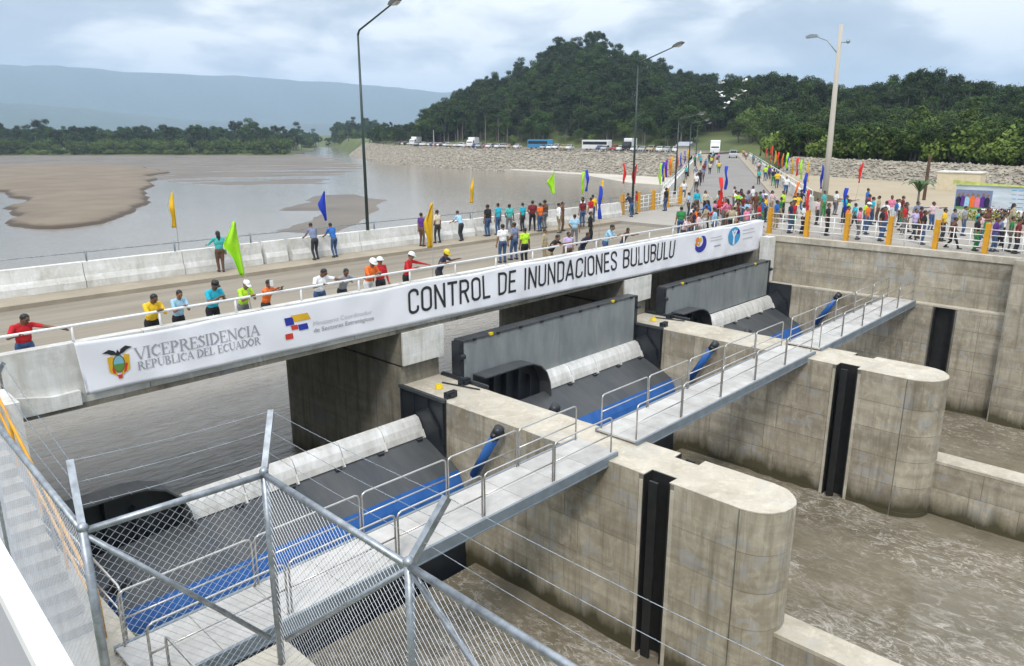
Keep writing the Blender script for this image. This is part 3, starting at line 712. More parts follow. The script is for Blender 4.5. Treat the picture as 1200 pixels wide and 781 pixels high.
for k in range(ns):
    y1 = 16.98 - k * 0.335; zt = 7.5 - (k + 0.5) * (7.5 - PT) / (ns + 0.5)
    box_part('step', CON_GREY, st, 1.75, 2.92, y1 - 0.335, y1, PT - 0.02, zt)
for xx, nm in ((1.72, 0), (2.96, 1)):
    top = [(xx, 17.3, 8.45), (xx, 16.9, 8.4), (xx, 12.25, 6.1), (xx, 11.9, 6.0), (xx, 11.85, 5.15)]
    h = MB().tube(top, 0.03, 7).build('handrail', YEL, st, True)
    MB().tube([(xx, 16.9, 7.98), (xx, 12.25, 5.68)], 0.022, 6).build('middle_rail', YEL, h)
    for k in range(5):
        y = 16.9 - k * 1.16; z = 8.4 - k * 0.575
        MB().tube([(xx, y, z - 0.95), (xx, y, z)], 0.025, 6).build('baluster_post', YEL, h)
def rail_section(parent, p, q, h=0.98, mids=(0.5,), r=0.021, m=STAIN, name='rail_section'):
    """Inverted U with rounded shoulders and a middle rail."""
    p, q = Vector(p), Vector(q); d = (q - p).normalized(); up = Vector((0, 0, 1)); c = 0.09
    pts = [p, p + up * (h - c), p + up * (h - c * .3) + d * c * .3, p + up * h + d * c, q + up * h - d * c, q + up * (h - c * .3) - d * c * .3, q + up * (h - c), q]
    o = MB().tube(pts, r, 7).build(name, m, parent, True)
    for k in mids: MB().tube([p + up * h * k, q + up * h * k], r * 0.8, 6).build('middle_rail', m, o, True)
    return o
g = thing('landing_railing', 'steel tube railing along the edge of the near landing', 'railing', (3.2, 14, PT))
for a, b in ((11.6, 13.3), (13.36, 15.1), (15.16, 16.9)): rail_section(g, (3.2, a, PT), (3.2, b, PT))
for a, b in ((6.3, 8.0), (8.06, 9.9)): rail_section(g, (3.22, a, PT), (3.22, b, PT))

# ------------------------------------------------------------------ footbridges in front of the gates
def footbridge(xa, xb, label, rail_label, off):
    t = thing('footbridge', label, 'footbridge', (xa, 10.75, PT), 'service footbridges')
    z = PT + 0.10
    pl = split_len(xa, xb, 1.15)
    for a, b in pl:
        for y0, y1 in ((10.13, 10.75), (10.757, 11.38)):
            o = box_part('deck_plate', DECKP, t, a + .006, b - .006, y0, y1, z - 0.05, z + random.uniform(0, .004))
    for y0, y1 in ((10.06, 10.125), (11.385, 11.45)):
        be = MB().box(xa, xb, y0, y1, z - 0.22, z + 0.012)
        be.box(xa, xb, y0 - .03, y1 + .03, z - 0.24, z - 0.215).build('edge_beam', BEAM, t)
    for x in np.arange(xa + 0.6, xb, 1.9): box_part('cross_beam', BEAM, t, x, x + 0.07, 10.13, 11.38, z - 0.2, z - 0.056)
    for x in (xa + 2.1, xb - 2.6): box_part('bottom_strut', GATE_BLUE, t, x - 1.6, x + 1.6, 10.3, 10.42, z - 0.40, z - 0.25)
    for y in (10.20, 11.34):
        secs = split_len(xa + 0.1, xb - 0.1, 2.3)
        for a, b in secs: rail_section(t, (a + .035, y, z), (b - .035, y, z), 0.96)
    return t
footbridge(2.95, 14.5, 'pale footbridge from the near landing to the first pier', '', 0)
footbridge(15.35, 26.95, 'pale footbridge between the two piers', '', 0)
footbridge(27.45, 38.95, 'pale footbridge between the second pier and the far wall', '', 0)

# ------------------------------------------------------------------ flap gates
def gate(xl, xr, shield_w, label):
    t = thing('flap_gate', label, 'gate', ((xl + xr) / 2, 17, -1), 'flap gates between the piers')
    prof = [(17.08, 3.80), (16.75, 3.66), (16.35, 3.48), (15.95, 3.28), (15.6, 3.08)]
    low = [(15.6, 3.08), (15.42, 2.75), (15.32, 2.4), (15.28, 2.05)]
    th = 0.07
    pr = prof + [(y + 0.03, z - th) for y, z in reversed(prof)]
    MB().prism(pr, xl, xr, 'x').build('skin_plate', GATE, t)
    pr = low + [(y + 0.08, z) for y, z in reversed(low)]
    MB().prism(pr, xl + .004, xr - .004, 'x').build('lower_skin', GATE_BLUE, t)
    # body closing the gate upstream
    MB().prism([(17.0, 3.5), (17.55, 3.6), (17.35, 2.0), (17.0, -1.3), (15.3, -1.3), (15.36, 2.3), (15.62, 2.9)], xl + .01, xr - .01, 'x').build('gate_body', GATE_BLK, t)
    cr = [(17.56, 4.36), (17.42, 4.43), (17.26, 4.38), (17.14, 4.20), (17.06, 4.00), (17.02, 3.82), (17.08, 3.80), (17.3, 4.0), (17.5, 4.25)]
    for a, b in split_len(xl + shield_w, xr - 0.12, 1.45):
        o = MB().prism(cr, a + .012, b - .012, 'x').build('crest_plate', CREST, t)
        MB().prism([(17.03, 3.74), (17.04, 4.05), (16.92, 3.80)], b - 0.06, b - .01, 'x').build('crest_rib', CREST, o)
        MB().box(b - 0.34, b - 0.16, 16.90, 17.02, 3.70, 3.80).build('crest_bracket', GATE_BLK, o)
    # black hood at the end of the crest: rounded shoulder towards the crest, ribbed inside
    x1 = xl + shield_w; zt = 5.16
    xs0 = xl + (0.55 if xl > 10 else 0.02)
    sh = [(xs0, 3.5), (xs0, zt), (x1 - 1.35, zt), (x1 - 0.95, zt - 0.05), (x1 - 0.55, zt - 0.22), (x1 - 0.25, zt - 0.52), (x1 - 0.06, zt - 0.95), (x1, zt - 1.4), (x1, 3.5)]
    hd = MB().prism(sh, 17.30, 17.38, 'y').build('end_hood', GATE_BLK, t)
    # rolled flange following the outline
    fl = MB()
    for i in range(1, len(sh) - 1):
        a, b = sh[i], sh[i + 1]
        fl.bar((a[0], 17.07, a[1] + .01), (b[0], 17.07, b[1] + .01), 0.62, 0.045, up=(a[1] - b[1], 0, b[0] - a[0]))
    fl.build('hood_flange', GATE, hd)
    for k in range(2 if xl > 10 else 1, int(shield_w / 0.62)):
        xx = xl + k * 0.62
        MB().box(xx, xx + .05, 17.08, 17.30, 3.5, zt - (0.06 if xx < x1 - 1.3 else 0.55)).build('hood_rib', GATE_BLK, hd)
    # right-hand end web
    MB().prism([(17.45, 4.5), (16.9, 4.75), (16.4, 4.2), (16.15, 3.4), (15.6, 2.95), (17.0, 3.55)], xr - 0.10, xr - 0.02, 'x').build('end_web', GATE_BLK, t)
    # two hydraulic rams
    for xx in (xl + 0.32, xr - 0.30):
        a, b = Vector((xx, 13.55, PT - 0.05)), Vector((xx, 15.2, 2.3)); mid = a.lerp(b, 0.62)
        rm = MB().tube([a.lerp(b, 0.08), mid], 0.135, 12).build('hydraulic_ram', GATE_BLUE, t, True)
        MB().tube([mid, b], 0.065, 10).build('piston_rod', STAIN, rm, True)
        MB().tube([a - (b - a) * 0.02, a.lerp(b, 0.09)], 0.15, 12).build('ram_head', GATE_BLK, rm, True)
        MB().tube([(xx - 0.22, 13.6, PT - 0.2), (xx + 0.22, 13.6, PT - .2)], 0.07, 8).build('trunnion', GATE_BLK, rm, True)
gate(3.42, 14.02, 3.05, 'dark gate with pale crest seen through the wire fence')
gate(15.83, 26.12, 3.9, 'dark gate with pale crest under the nearer grey stoplog panel')
gate(28.23, 38.85, 3.3, 'gate with pale crest beside the far abutment wall')

def stoplog(xl, xr, z0, z1, label):
    t = thing('stoplog_panel', label, 'gate panel', ((xl + xr) / 2, 17.5, z0), 'raised stoplog panels')
    for a, b in split_len(xl, xr, 2.6): box_part('face_plate', STOPLOG, t, a + .003, b - .003, 17.47, 17.53, z0, z1 - 0.05)
    box_part('back_frame', GATE_BLK, t, xl, xr, 17.531, 17.85, z0 + .05, z1 - 0.10)
    box_part('top_flange', GATE, t, xl - .04, xr + .04, 17.44, 17.9, z1 - 0.05, z1 + 0.02)
    for xx in (xl - 0.2, xr + 0.002): box_part('end_post', GATE_BLK, t, xx, xx + 0.2, 17.46, 17.84, z0, z1 - .02)
    for xx in (xl - 0.23, xr + .03): MB().tube([(xx, 17.4, z1 - 0.5), (xx + .2, 17.4, z1 - .5)], 0.09, 10).build('roller', GATE_BLK, t)
    for f in (0.12, 0.83): box_part('lifting_lug', YELLIFT, t, xl + (xr - xl) * f, xl + (xr - xl) * f + .16, 17.42, 17.5, z1 - .03, z1 + 0.06)
    for f in np.arange(0.04, 1, 0.115): box_part('top_bracket', GATE_BLK, t, xl + (xr - xl) * f, xl + (xr - xl) * f + .12, 17.39, 17.44, z1 - .06, z1 + 0.025)
stoplog(16.05, 25.95, 4.15, 6.38, 'long grey-blue steel stoplog panel above the middle gate')
stoplog(28.4, 38.65, 4.45, 6.36, 'grey steel stoplog panel against the far abutment wall')
# ------------------------------------------------------------------ road bridge over the gates
t = thing('road_bridge', 'concrete road bridge with white parapets across the barrage', 'bridge', (20, 24, 6.9))
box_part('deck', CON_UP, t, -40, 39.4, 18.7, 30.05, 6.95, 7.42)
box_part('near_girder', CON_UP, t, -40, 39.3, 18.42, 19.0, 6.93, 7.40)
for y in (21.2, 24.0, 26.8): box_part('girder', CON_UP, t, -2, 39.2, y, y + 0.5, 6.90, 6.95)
box_part('roadway', ROAD, t, -40, 46.5, 19.55, 28.0, 7.42, ROADZ)
box_part('near_kerb', WALKC, t, -40, 39.4, 18.66, 19.55, 7.42, SIDEZ)
box_part('far_sidewalk', WALKC, t, -40, 46.5, 28.0, 29.45, 7.42, SIDEZ)
box_part('far_edge', CON_UP, t, -40, 46.5, 29.9, 30.2, 6.6, 7.55)
box_part('fascia_lip', CON_UP, t, 3.5, 39.2, 18.30, 18.42, 6.88, 7.0)
for a, b in split_len(3.45, 39.25, 3.0): box_part('near_parapet', CON_WHITE, t, a + .008, b - .008, 18.34, 18.62, 7.0, 8.43)
for a, b in split_len(-38, 3.4, 4.0): box_part('near_parapet', CON_WHITE, t, a + .008, b - .008, 18.34, 18.62, 7.0, 8.43)
MB().prism([(3.42, 7.0), (4.86, 7.0), (4.86, 7.34), (4.3, 7.32), (3.42, 7.5)], 18.20, 18.335, 'y').build('parapet_patch', CON_WHITE, t)
segs = [(-38, -34), (-34, -30), (-30, -26), (-26, -22), (-22, -18), (-18, -14), (-14, -10), (-10, -6), (-6, -2), (-2, 1.6), (1.6, 5.2), (5.2, 8.6), (8.6, 12.2), (12.2, 15.55), (15.7, 16.75), (16.95, 20.6), (20.6, 24.4), (24.4, 28.1), (28.25, 31.6), (31.75, 35.2), (35.4, 38.6), (38.75, 41.8)]
for a, b in segs:
    o = MB().prism([(29.45, 7.55), (29.45, 7.85), (29.55, 8.05), (29.60, 8.52), (29.88, 8.52), (29.88, 7.55)], a + .012, b - .012, 'x').build('far_parapet', CON_WHITE, t)
# railings on the parapets
nr = MB()
o = MB().tube([(-38, 18.47, 8.80), (39.2, 18.47, 8.80)], 0.035, 8).build('near_rail', WHITE, t, True)
for x in [-36 + 1.95 * k for k in range(39)]:
    if x < 39: MB().tube([(x, 18.47, 8.42), (x, 18.47, 8.79)], 0.028, 7).build('rail_post', WHITE, t, True)
o = MB().tube([(-38, 29.74, 8.86), (41.7, 29.74, 8.86)], 0.022, 6).build('far_rail', STEEL, t, True)
for x in [-36 + 3.2 * k for k in range(25)]: MB().tube([(x, 29.74, 8.50), (x, 29.74, 8.92)], 0.035, 6).build('far_rail_post', BEAM, t, True)

# ------------------------------------------------------------------ banner on the parapet
BX0, BX1, BY = 4.87, 39.12, 18.17
def wav(x, z):
    return 0.020 * math.sin(x * 1.9 + z * 1.3) + 0.014 * math.sin(x * 0.73 - z * 2.1 + 1.0) - 0.016 * math.sin(x * 3.3 + z * 4.1) * (0.5 if x > 8 else 1.0) + 0.010 * math.sin(x * 5.1 - z * 3.0) * math.sin(x * .6)
def ztop(x): return 8.46 - 0.045 * abs(math.sin(math.pi * (x - 4.9) / 4.8)) + 0.012 * math.sin(x * 1.7)
def zbot(x): return float(np.interp(x, [4.87, 14.5, 25, 39.2], [7.21, 7.15, 7.02, 6.85]))
CLOTH = mat('banner_vinyl', (0.83, 0.83, 0.87), 0.55, var=0.02, scale=0.5)
INK = mat('ink_black', (0.02, 0.02, 0.022), 0.6, var=0.05)
INKG = mat('ink_grey', (0.33, 0.33, 0.35), 0.6, var=0.05)
INKL = mat('ink_light_grey', (0.52, 0.52, 0.55), 0.6, var=0.05)
INKY = mat('ink_yellow', (0.72, 0.42, 0.02), 0.6, var=0.05); INKB = mat('ink_blue', (0.02, 0.03, 0.32), 0.6, var=0.05); INKR = mat('ink_red', (0.62, 0.04, 0.02), 0.6, var=0.05)
INKC = mat('ink_cyan', (0.04, 0.33, 0.62), 0.6, var=0.05); INKP = mat('ink_violet', (0.03, 0.02, 0.17), 0.6, var=0.05); INKO = mat('ink_orange', (0.75, 0.22, 0.02), 0.6, var=0.05)
INKS = mat('ink_sky', (0.20, 0.47, 0.60), 0.6, var=0.05); INKN = mat('ink_brown', (0.22, 0.12, 0.03), 0.6, var=0.05); INKV = mat('ink_green', (0.12, 0.28, 0.06), 0.6, var=0.05)
bt = thing('event_banner', 'long white banner hanging along the bridge parapet with black lettering', 'banner', (22, BY, 7))
nx, nz = 400, 14
V = []; F = []
for j in range(nz + 1):
    for i in range(nx + 1):
        x = BX0 + (BX1 - BX0) * i / nx; z = zbot(x) + (ztop(x) - zbot(x)) * j / nz
        V.append((x + (0.12 * (1 - j / nz) if i == 0 else 0), BY + wav(x, z), z))
for j in range(nz):
    for i in range(nx): a = j * (nx + 1) + i; F.append((a, a + 1, a + nx + 2, a + nx + 1))
o = MB().add(V, F).build('cloth', CLOTH, bt, True)
md = o.modifiers.new('thickness', 'SOLIDIFY'); md.thickness = 0.004; md.offset = 1.0
for x in (4.9, 9.5, 14.2, 19.0, 24, 29, 34, 39.0): MB().tube([(x, BY + .005, ztop(x) - .02), (x, BY + 0.12, ztop(x) + .03), (x, 18.4, 8.47)], 0.008, 5).build('tie_cord', STEEL, bt)
def stick(me):
    for v in me.vertices: v.co.y = BY - 0.014 + wav(v.co.x, v.co.z) - 0.004
def subdivide_x(me, step):
    import bmesh
    bm = bmesh.new(); bm.from_mesh(me)
    xs = [v.co.x for v in bm.verts]
    for x in np.arange(min(xs) + step, max(xs), step):
        bmesh.ops.bisect_plane(bm, geom=bm.verts[:] + bm.edges[:] + bm.faces[:], plane_co=(x, 0, 0), plane_no=(1, 0, 0))
    bm.to_mesh(me); bm.free()
def flat_part(name, polys, m, parent=bt, off=0.0):
    """Flat print: list of polygons in banner (x,z) metres."""
    v, f = [], []
    for p in polys: o_ = len(v); v += [(a, 0, b) for a, b in p]; f.append(tuple(range(o_, o_ + len(p))))
    me = bpy.data.meshes.new(name); me.from_pydata(v, [], f); me.materials.append(m); subdivide_x(me, 0.12); stick(me)
    for q in me.vertices: q.co.y -= off
    return link(name, me, parent)
def text_part(name, s, x0, x1, z0, h, m, slope=0.0, weight=0.0, spacing=1.0, parent=bt, offy=None):
    cu = bpy.data.curves.new(name, 'FONT'); cu.body = s; cu.size = 1.0; cu.space_character = spacing; cu.offset = weight; cu.resolution_u = 3
    ob = bpy.data.objects.new(name, cu); col.objects.link(ob)
    bpy.context.view_layer.update()
    me = bpy.data.meshes.new_from_object(ob.evaluated_get(bpy.context.evaluated_depsgraph_get()))
    bpy.data.objects.remove(ob)
    xs = [v.co.x for v in me.vertices]; zs = [v.co.y for v in me.vertices]
    a, b, c, d = min(xs), max(xs), min(zs), max(zs)
    for v in me.vertices:
        X = x0 + (v.co.x - a) / (b - a) * (x1 - x0); Z = z0 + (v.co.y - c) / (d - c) * h + (X - x0) * slope
        v.co = (X, 0, Z)
    me.materials.clear(); me.materials.append(m)
    if parent is bt: subdivide_x(me, 0.25); stick(me)
    me.name = name
    o = link(name, me, parent); o['kind'] = 'stuff'; return o
# serif capitals drawn as strokes for the office title
GL = {  # strokes: (x0,z0,x1,z1,thick)
 'V': (.95, [(.08, 1, .48, 0, 1), (.48, 0, .88, 1, 0), (0, 1, .22, 1, 2), (.74, 1, .98, 1, 2)]),
 'I': (.42, [(.2, 0, .2, 1, 1), (.05, 0, .35, 0, 2), (.05, 1, .35, 1, 2)]),
 'C': (.85, [(.75, .82, .45, .99, 0), (.45, .99, .12, .72, 1), (.12, .72, .12, .28, 1), (.12, .28, .45, .01, 1), (.45, .01, .76, .2, 0), (.75, .98, .75, .7, 2)]),
 'E': (.78, [(.18, 0, .18, 1, 1), (.03, 0, .68, 0, 0), (.03, 1, .66, 1, 0), (.18, .52, .5, .52, 0), (.66, 1, .66, .8, 2), (.68, 0, .7, .24, 2), (.5, .62, .5, .42, 2)]),
 'P': (.78, [(.18, 0, .18, 1, 1), (.03, 0, .34, 0, 2), (.03, 1, .45, 1, 0), (.45, 1, .68, .76, 1), (.68, .76, .45, .48, 1), (.45, .48, .18, .48, 0)]),
 'R': (.90, [(.18, 0, .18, 1, 1), (.03, 0, .34, 0, 2), (.03, 1, .45, 1, 0), (.45, 1, .66, .77, 1), (.66, .77, .45, .52, 1), (.45, .52, .18, .52, 0), (.42, .52, .82, 0, 1), (.72, 0, .92, 0, 2)]),
 'S': (.68, [(.56, .84, .3, 1, 0), (.3, 1, .1, .78, 1), (.1, .78, .54, .38, 1), (.54, .38, .54, .15, 1), (.54, .15, .3, 0, 0), (.3, 0, .08, .16, 0), (.57, 1, .57, .76, 2), (.06, 0, .06, .26, 2)]),
 'D': (.95, [(.18, 0, .18, 1, 1), (.03, 0, .45, 0, 0), (.03, 1, .45, 1, 0), (.45, 1, .82, .68, 1), (.82, .68, .82, .32, 1), (.82, .32, .45, 0, 1)]),
 'N': (1.0, [(.16, 0, .16, 1, 0), (.16, 1, .82, 0, 1), (.82, 0, .82, 1, 0), (.02, 0, .3, 0, 2), (.02, 1, .22, 1, 2), (.7, 1, .96, 1, 2)]),
 'A': (.92, [(.08, 0, .44, 1, 0), (.44, 1, .82, 0, 1), (.22, .34, .68, .34, 0), (0, 0, .22, 0, 2), (.68, 0, .96, 0, 2)]),
 'U': (.95, [(.18, 1, .18, .3, 1), (.18, .3, .46, 0, 1), (.46, 0, .78, .28, 0), (.78, .28, .78, 1, 0), (.03, 1, .34, 1, 2), (.66, 1, .92, 1, 2)]),
 'B': (.82, [(.18, 0, .18, 1, 1), (.03, 0, .45, 0, 0), (.03, 1, .42, 1, 0), (.42, 1, .62, .78, 1), (.62, .78, .42, .53, 1), (.42, .53, .18, .53, 0), (.42, .53, .7, .27, 1), (.7, .27, .45, 0, 1)]),
 'L': (.76, [(.18, 0, .18, 1, 1), (.03, 1, .34, 1, 2), (.03, 0, .66, 0, 0), (.66, 0, .68, .26, 2)]),
 'O': (.98, [(.46, 1, .12, .7, 1), (.12, .7, .12, .3, 1), (.12, .3, .46, 0, 1), (.46, 0, .82, .3, 1), (.82, .3, .82, .7, 1), (.82, .7, .46, 1, 1)]),
 ' ': (.40, [])}
def serif_line(name, s, x0, x1, z0, h, m):
    adv = sum(GL[c][0] for c in s); k = (x1 - x0) / adv; x = x0; polys = []
    for c in s:
        for (a, b, c_, d, w) in GL[c][1]:
            p = Vector((x + a * k, z0 + b * h)); q = Vector((x + c_ * k, z0 + d * h)); dr = (q - p)
            L_ = dr.length; dr = dr / L_; n_ = Vector((-dr.y, dr.x)) * {0: 0.030, 1: 0.072, 2: 0.028}[w] * h * 1.0
            p = p - dr * 0.012 * h; q = q + dr * 0.012 * h
            polys.append([tuple(p - n_), tuple(q - n_), tuple(q + n_), tuple(p + n_)])
        x += GL[c][0] * k
    o = flat_part(name, polys, m); o['kind'] = 'stuff'
serif_line('office_title_line', 'VICEPRESIDENCIA', 6.10, 9.30, 7.80, 0.285, INKG)
serif_line('office_country_line', 'REPUBLICA DEL ECUADOR', 6.13, 9.30, 7.54, 0.20, INKG)
# condensed sans capitals, drawn as ribbons with rounded bowls
def arc(cx_, cz, rx, rz, a0, a1, n=6): return [(cx_ + rx * math.cos(R(a0 + (a1 - a0) * k / n)), cz + rz * math.sin(R(a0 + (a1 - a0) * k / n))) for k in range(n + 1)]
W_ = 0.46; S2 = 0.055
SANS = {
 'O': (W_, [arc(.23, .80, .18, .145, 0, 180) + arc(.23, .20, .18, .145, 180, 360) + [(.41, .80)]]),
 'C': (W_, [[(.41, .70), (.41, .78)] + arc(.23, .80, .18, .145, 0, 180) + arc(.23, .20, .18, .145, 180, 360) + [(.41, .30)]]),
 'U': (W_, [[(.05, 1)] + arc(.23, .20, .18, .145, 180, 360) + [(.41, 1)]]),
 'D': (W_, [[(.06, .055), (.06, .945)] + arc(.23, .78, .18, .165, 90, 0) + arc(.23, .22, .18, .165, 0, -90) + [(.03, .055)]]),
 'N': (.50, [[(.06, 0), (.06, 1)], [(.06, .96), (.44, .04)], [(.44, 0), (.44, 1)]]),
 'T': (.42, [[(.0, .945), (.42, .945)], [(.21, 0), (.21, .93)]]),
 'R': (W_, [[(.06, 0), (.06, .945)] + arc(.25, .79, .155, .155, 90, 0) + arc(.25, .65, .155, .15, 0, -90) + [(.06, .50)], [(.25, .50), (.41, 0)]]),
 'L': (.38, [[(.06, 1), (.06, .055), (.38, .055)]]),
 'E': (.40, [[(.38, .945), (.06, .945), (.06, .055), (.39, .055)], [(.08, .51), (.34, .51)]]),
 'I': (.12, [[(.06, 0), (.06, 1)]]),
 'A': (.50, [[(.03, 0), (.25, .97)], [(.25, .97), (.47, 0)], [(.11, .27), (.39, .27)]]),
 'S': (.44, [[(.39, .70), (.39, .78)] + arc(.22, .79, .17, .155, 0, 180) + arc(.22, .70, .17, .16, 180, 250, 3) + arc(.22, .30, .17, .17, 60, 0, 3) + arc(.22, .205, .17, .15, 0, -180) + [(.05, .30)]]),
 'B': (W_, [[(.06, .055), (.06, .945)] + arc(.25, .80, .15, .145, 90, 0) + arc(.25, .67, .15, .15, 0, -90) + [(.08, .52)], [(.22, .52)] + arc(.25, .33, .17, .19, 90, 0) + arc(.25, .24, .17, .185, 0, -90) + [(.04, .055)]]),
 ' ': (.24, [])}
def sans_line(name, s, x0, x1, z0, h, m, wt=S2, gap=.085):
    adv = sum(SANS[c][0] + gap for c in s) - gap; k = (x1 - x0) / adv; x = x0; v, f = [], []; lay = 0
    for c in s:
        for pl in SANS[c][1]:
            P = [Vector((x + a * k, z0 + b * h)) for a, b in pl]; n = len(P); o_ = len(v); lay += 1; closed = (P[0] - P[-1]).length < 1e-4
            for i in range(n):
                d0 = (P[i] - P[i - 1]).normalized() if i else ((P[-1] - P[-2]).normalized() if closed else (P[1] - P[0]).normalized())
                d1 = (P[i + 1] - P[i]).normalized() if i < n - 1 else ((P[1] - P[0]).normalized() if closed else d0)
                t_ = d0 + d1; t_ = t_.normalized() if t_.length > 1e-3 else d1
                nn = Vector((-t_.y, t_.x)); c_ = max(.55, nn.dot(Vector((-d1.y, d1.x)))); hw = wt * h / c_
                for sg in (-1, 1):
                    q = P[i] + nn * sg * hw; v.append((q.x, -0.0006 * (lay % 3), q.y))
            f += [(o_ + 2 * i, o_ + 2 * i + 1, o_ + 2 * i + 3, o_ + 2 * i + 2) for i in range(n - 1)]
        x += (SANS[c][0] + gap) * k
    me = bpy.data.meshes.new(name); me.from_pydata(v, [], f); me.materials.append(m); subdivide_x(me, 0.3)
    for q in me.vertices: q.co.y = BY - 0.016 + wav(q.co.x, q.co.z) + q.co.y
    o = link(name, me, bt); o['kind'] = 'stuff'
sans_line('title_lettering', 'CONTROL DE INUNDACIONES BULUBULU', 14.36, 30.02, 7.45, 0.82, INK)
text_part('ministry_line', 'Ministerio Coordinador', 10.92, 12.95, 7.74, 0.135, INKL)
text_part('ministry_line', 'de Sectores Estratégicos', 10.92, 13.02, 7.50, 0.17, INKG, weight=0.008)
# four-colour tile emblem
def para(x, z, w, h, sk=0.10): return [(x, z), (x + w, z), (x + w + sk * h / .2, z + h), (x + sk * h / .2, z + h)]
flat_part('emblem_tile_yellow', [para(10.33, 7.97, 0.52, 0.19, -.10)], INKY)
flat_part('emblem_tile_blue', [para(10.06, 7.90, 0.26, 0.22, -.03), para(10.46, 7.70, 0.30, 0.17, -.04)], INKB)
flat_part('emblem_tile_red', [para(10.23, 7.75, 0.20, 0.13, -.03), para(10.03, 7.51, 0.23, 0.16, -.02)], INKR)
# state arms: condor, oval shield, flags
def oval(x, z, a, b, n=20, t0=0, t1=360): return [(x + a * math.cos(R(t0 + (t1 - t0) * k / n)), z + b * math.sin(R(t0 + (t1 - t0) * k / n))) for k in range(n if t1 - t0 == 360 else n + 1)]
flat_part('arms_flags', [[(5.50, 7.98), (5.62, 8.0), (5.66, 7.62), (5.70, 7.48), (5.52, 7.62)], [(5.98, 7.98), (5.86, 8.0), (5.80, 7.62), (5.76, 7.48), (5.96, 7.62)]], INKY)
flat_part('arms_flag_stripe', [[(5.555, 7.78), (5.60, 7.78), (5.66, 7.55), (5.60, 7.58)], [(5.93, 7.78), (5.88, 7.78), (5.82, 7.55), (5.88, 7.58)], [(5.68, 7.52), (5.79, 7.52), (5.78, 7.42), (5.70, 7.42)]], INKR, off=.002)
flat_part('arms_shield_rim', [oval(5.735, 7.79, 0.135, 0.22)], INKN, off=.003)
flat_part('arms_shield', [oval(5.735, 7.79, 0.11, 0.19)], INKS, off=.005)
flat_part('arms_landscape', [oval(5.735, 7.79, 0.11, 0.19, 14, 180, 360)], INKV, off=.006)
flat_part('arms_condor', [[(5.40, 8.10), (5.55, 8.17), (5.66, 8.12), (5.70, 8.06), (5.735, 8.14), (5.775, 8.06), (5.81, 8.14), (5.92, 8.20), (6.07, 8.14), (5.94, 8.10), (5.86, 8.04), (5.80, 8.02), (5.735, 7.98), (5.67, 8.02), (5.60, 8.03), (5.52, 8.08)]], INK, off=.004)
# round crescent emblem and blue round emblem
flat_part('crescent_emblem', [[(32.42 + .52 * math.cos(R(a)), 7.84 + .42 * math.sin(R(a))) for a in range(-150, 75, 15)] + [(32.28 + .33 * math.cos(R(a)), 7.97 + .27 * math.sin(R(a))) for a in range(70, -160, -15)]], INKB)
flat_part('crescent_dots', [oval(32.12, 8.06, .17, .12, 10), oval(32.05, 7.86, .12, .09, 10)], INKO, off=.002)
flat_part('crescent_dots_yellow', [oval(32.36, 8.02, .14, .12, 10), oval(32.28, 7.82, .10, .08, 10)], INKY, off=.003)
flat_part('globe_emblem', [oval(35.75, 7.90, .60, .47, 22)], INKC)
flat_part('globe_figure', [[(35.66, 7.46), (35.84, 7.46), (35.80, 7.85), (36.02, 8.16), (35.94, 8.22), (35.76, 7.98), (35.56, 8.22), (35.48, 8.15), (35.68, 7.84)], oval(35.75, 8.16, .08, .08, 10)], CLOTH, off=.012)
flat_part('globe_dark', [oval(36.10, 8.10, .17, .12, 10)], INKB, off=.007)
for k, (xa, xb, zz, hh, m_) in enumerate(((33.35, 34.5, 8.00, .05, INKL), (33.35, 34.6, 7.86, .05, INKL), (33.7, 34.4, 7.55, .07, INKG), (36.6, 38.0, 8.08, .05, INKL), (36.6, 38.1, 7.90, .05, INKL), (36.7, 37.9, 7.62, .06, INKL))):
    flat_part('small_print', [[(xa + (xb - xa) * i / 12, zz), (xa + (xb - xa) * (i + .72) / 12, zz), (xa + (xb - xa) * (i + .72) / 12, zz + hh), (xa + (xb - xa) * i / 12, zz + hh)] for i in range(12)], m_)

# ------------------------------------------------------------------ chain-link fence in front of the viewer
ft = thing('chain_link_fence', 'galvanised chain link fence with barbed wire in the foreground', 'fence', (2.9, 4, 7.98))
FZ, FB = 10.0, 7.98
A, B, C, D, E0 = Vector((1.47, 6.02, 0)), Vector((2.95, 5.92, 0)), Vector((2.92, 3.80, 0)), Vector((2.89, 0.95, 0)), Vector((1.62, 9.9, 0))
F0 = Vector((1.72, 12.4, 0))
arm = {0: Vector((0.10, 0.45, 0.42)), 1: Vector((0.33, 0.40, 0.42)), 2: Vector((0.38, 0, 0.40)), 3: Vector((0.38, 0, 0.40)), 4: Vector((.30, .15, .42)), 5: Vector((.30, .15, .42))}
posts = [A, B, C, D, E0, F0]
for i, p in enumerate(posts):
    bz = FB if i < 4 else PLAZA - 0.1
    po = MB().tube([(p.x, p.y, bz), (p.x, p.y, FZ + 0.03)], 0.036, 10).build('post', STEEL, ft, True)
    a = Vector((p.x, p.y, FZ)); b = a + arm[i]
    MB().bar(a, b, 0.055, 0.055).build('barbed_arm', STEEL, po)
    MB().ball((p.x, p.y, FZ + .03), 0.045, 8, 5).build('post_cap', STEEL, po, True)
runs = [(F0, E0, 5, 4, PLAZA - 0.05), (E0, A, 4, 0, PLAZA - 0.05), (A, B, 0, 1, FB), (B, C, 1, 2, FB), (C, D, 2, 3, FB)]
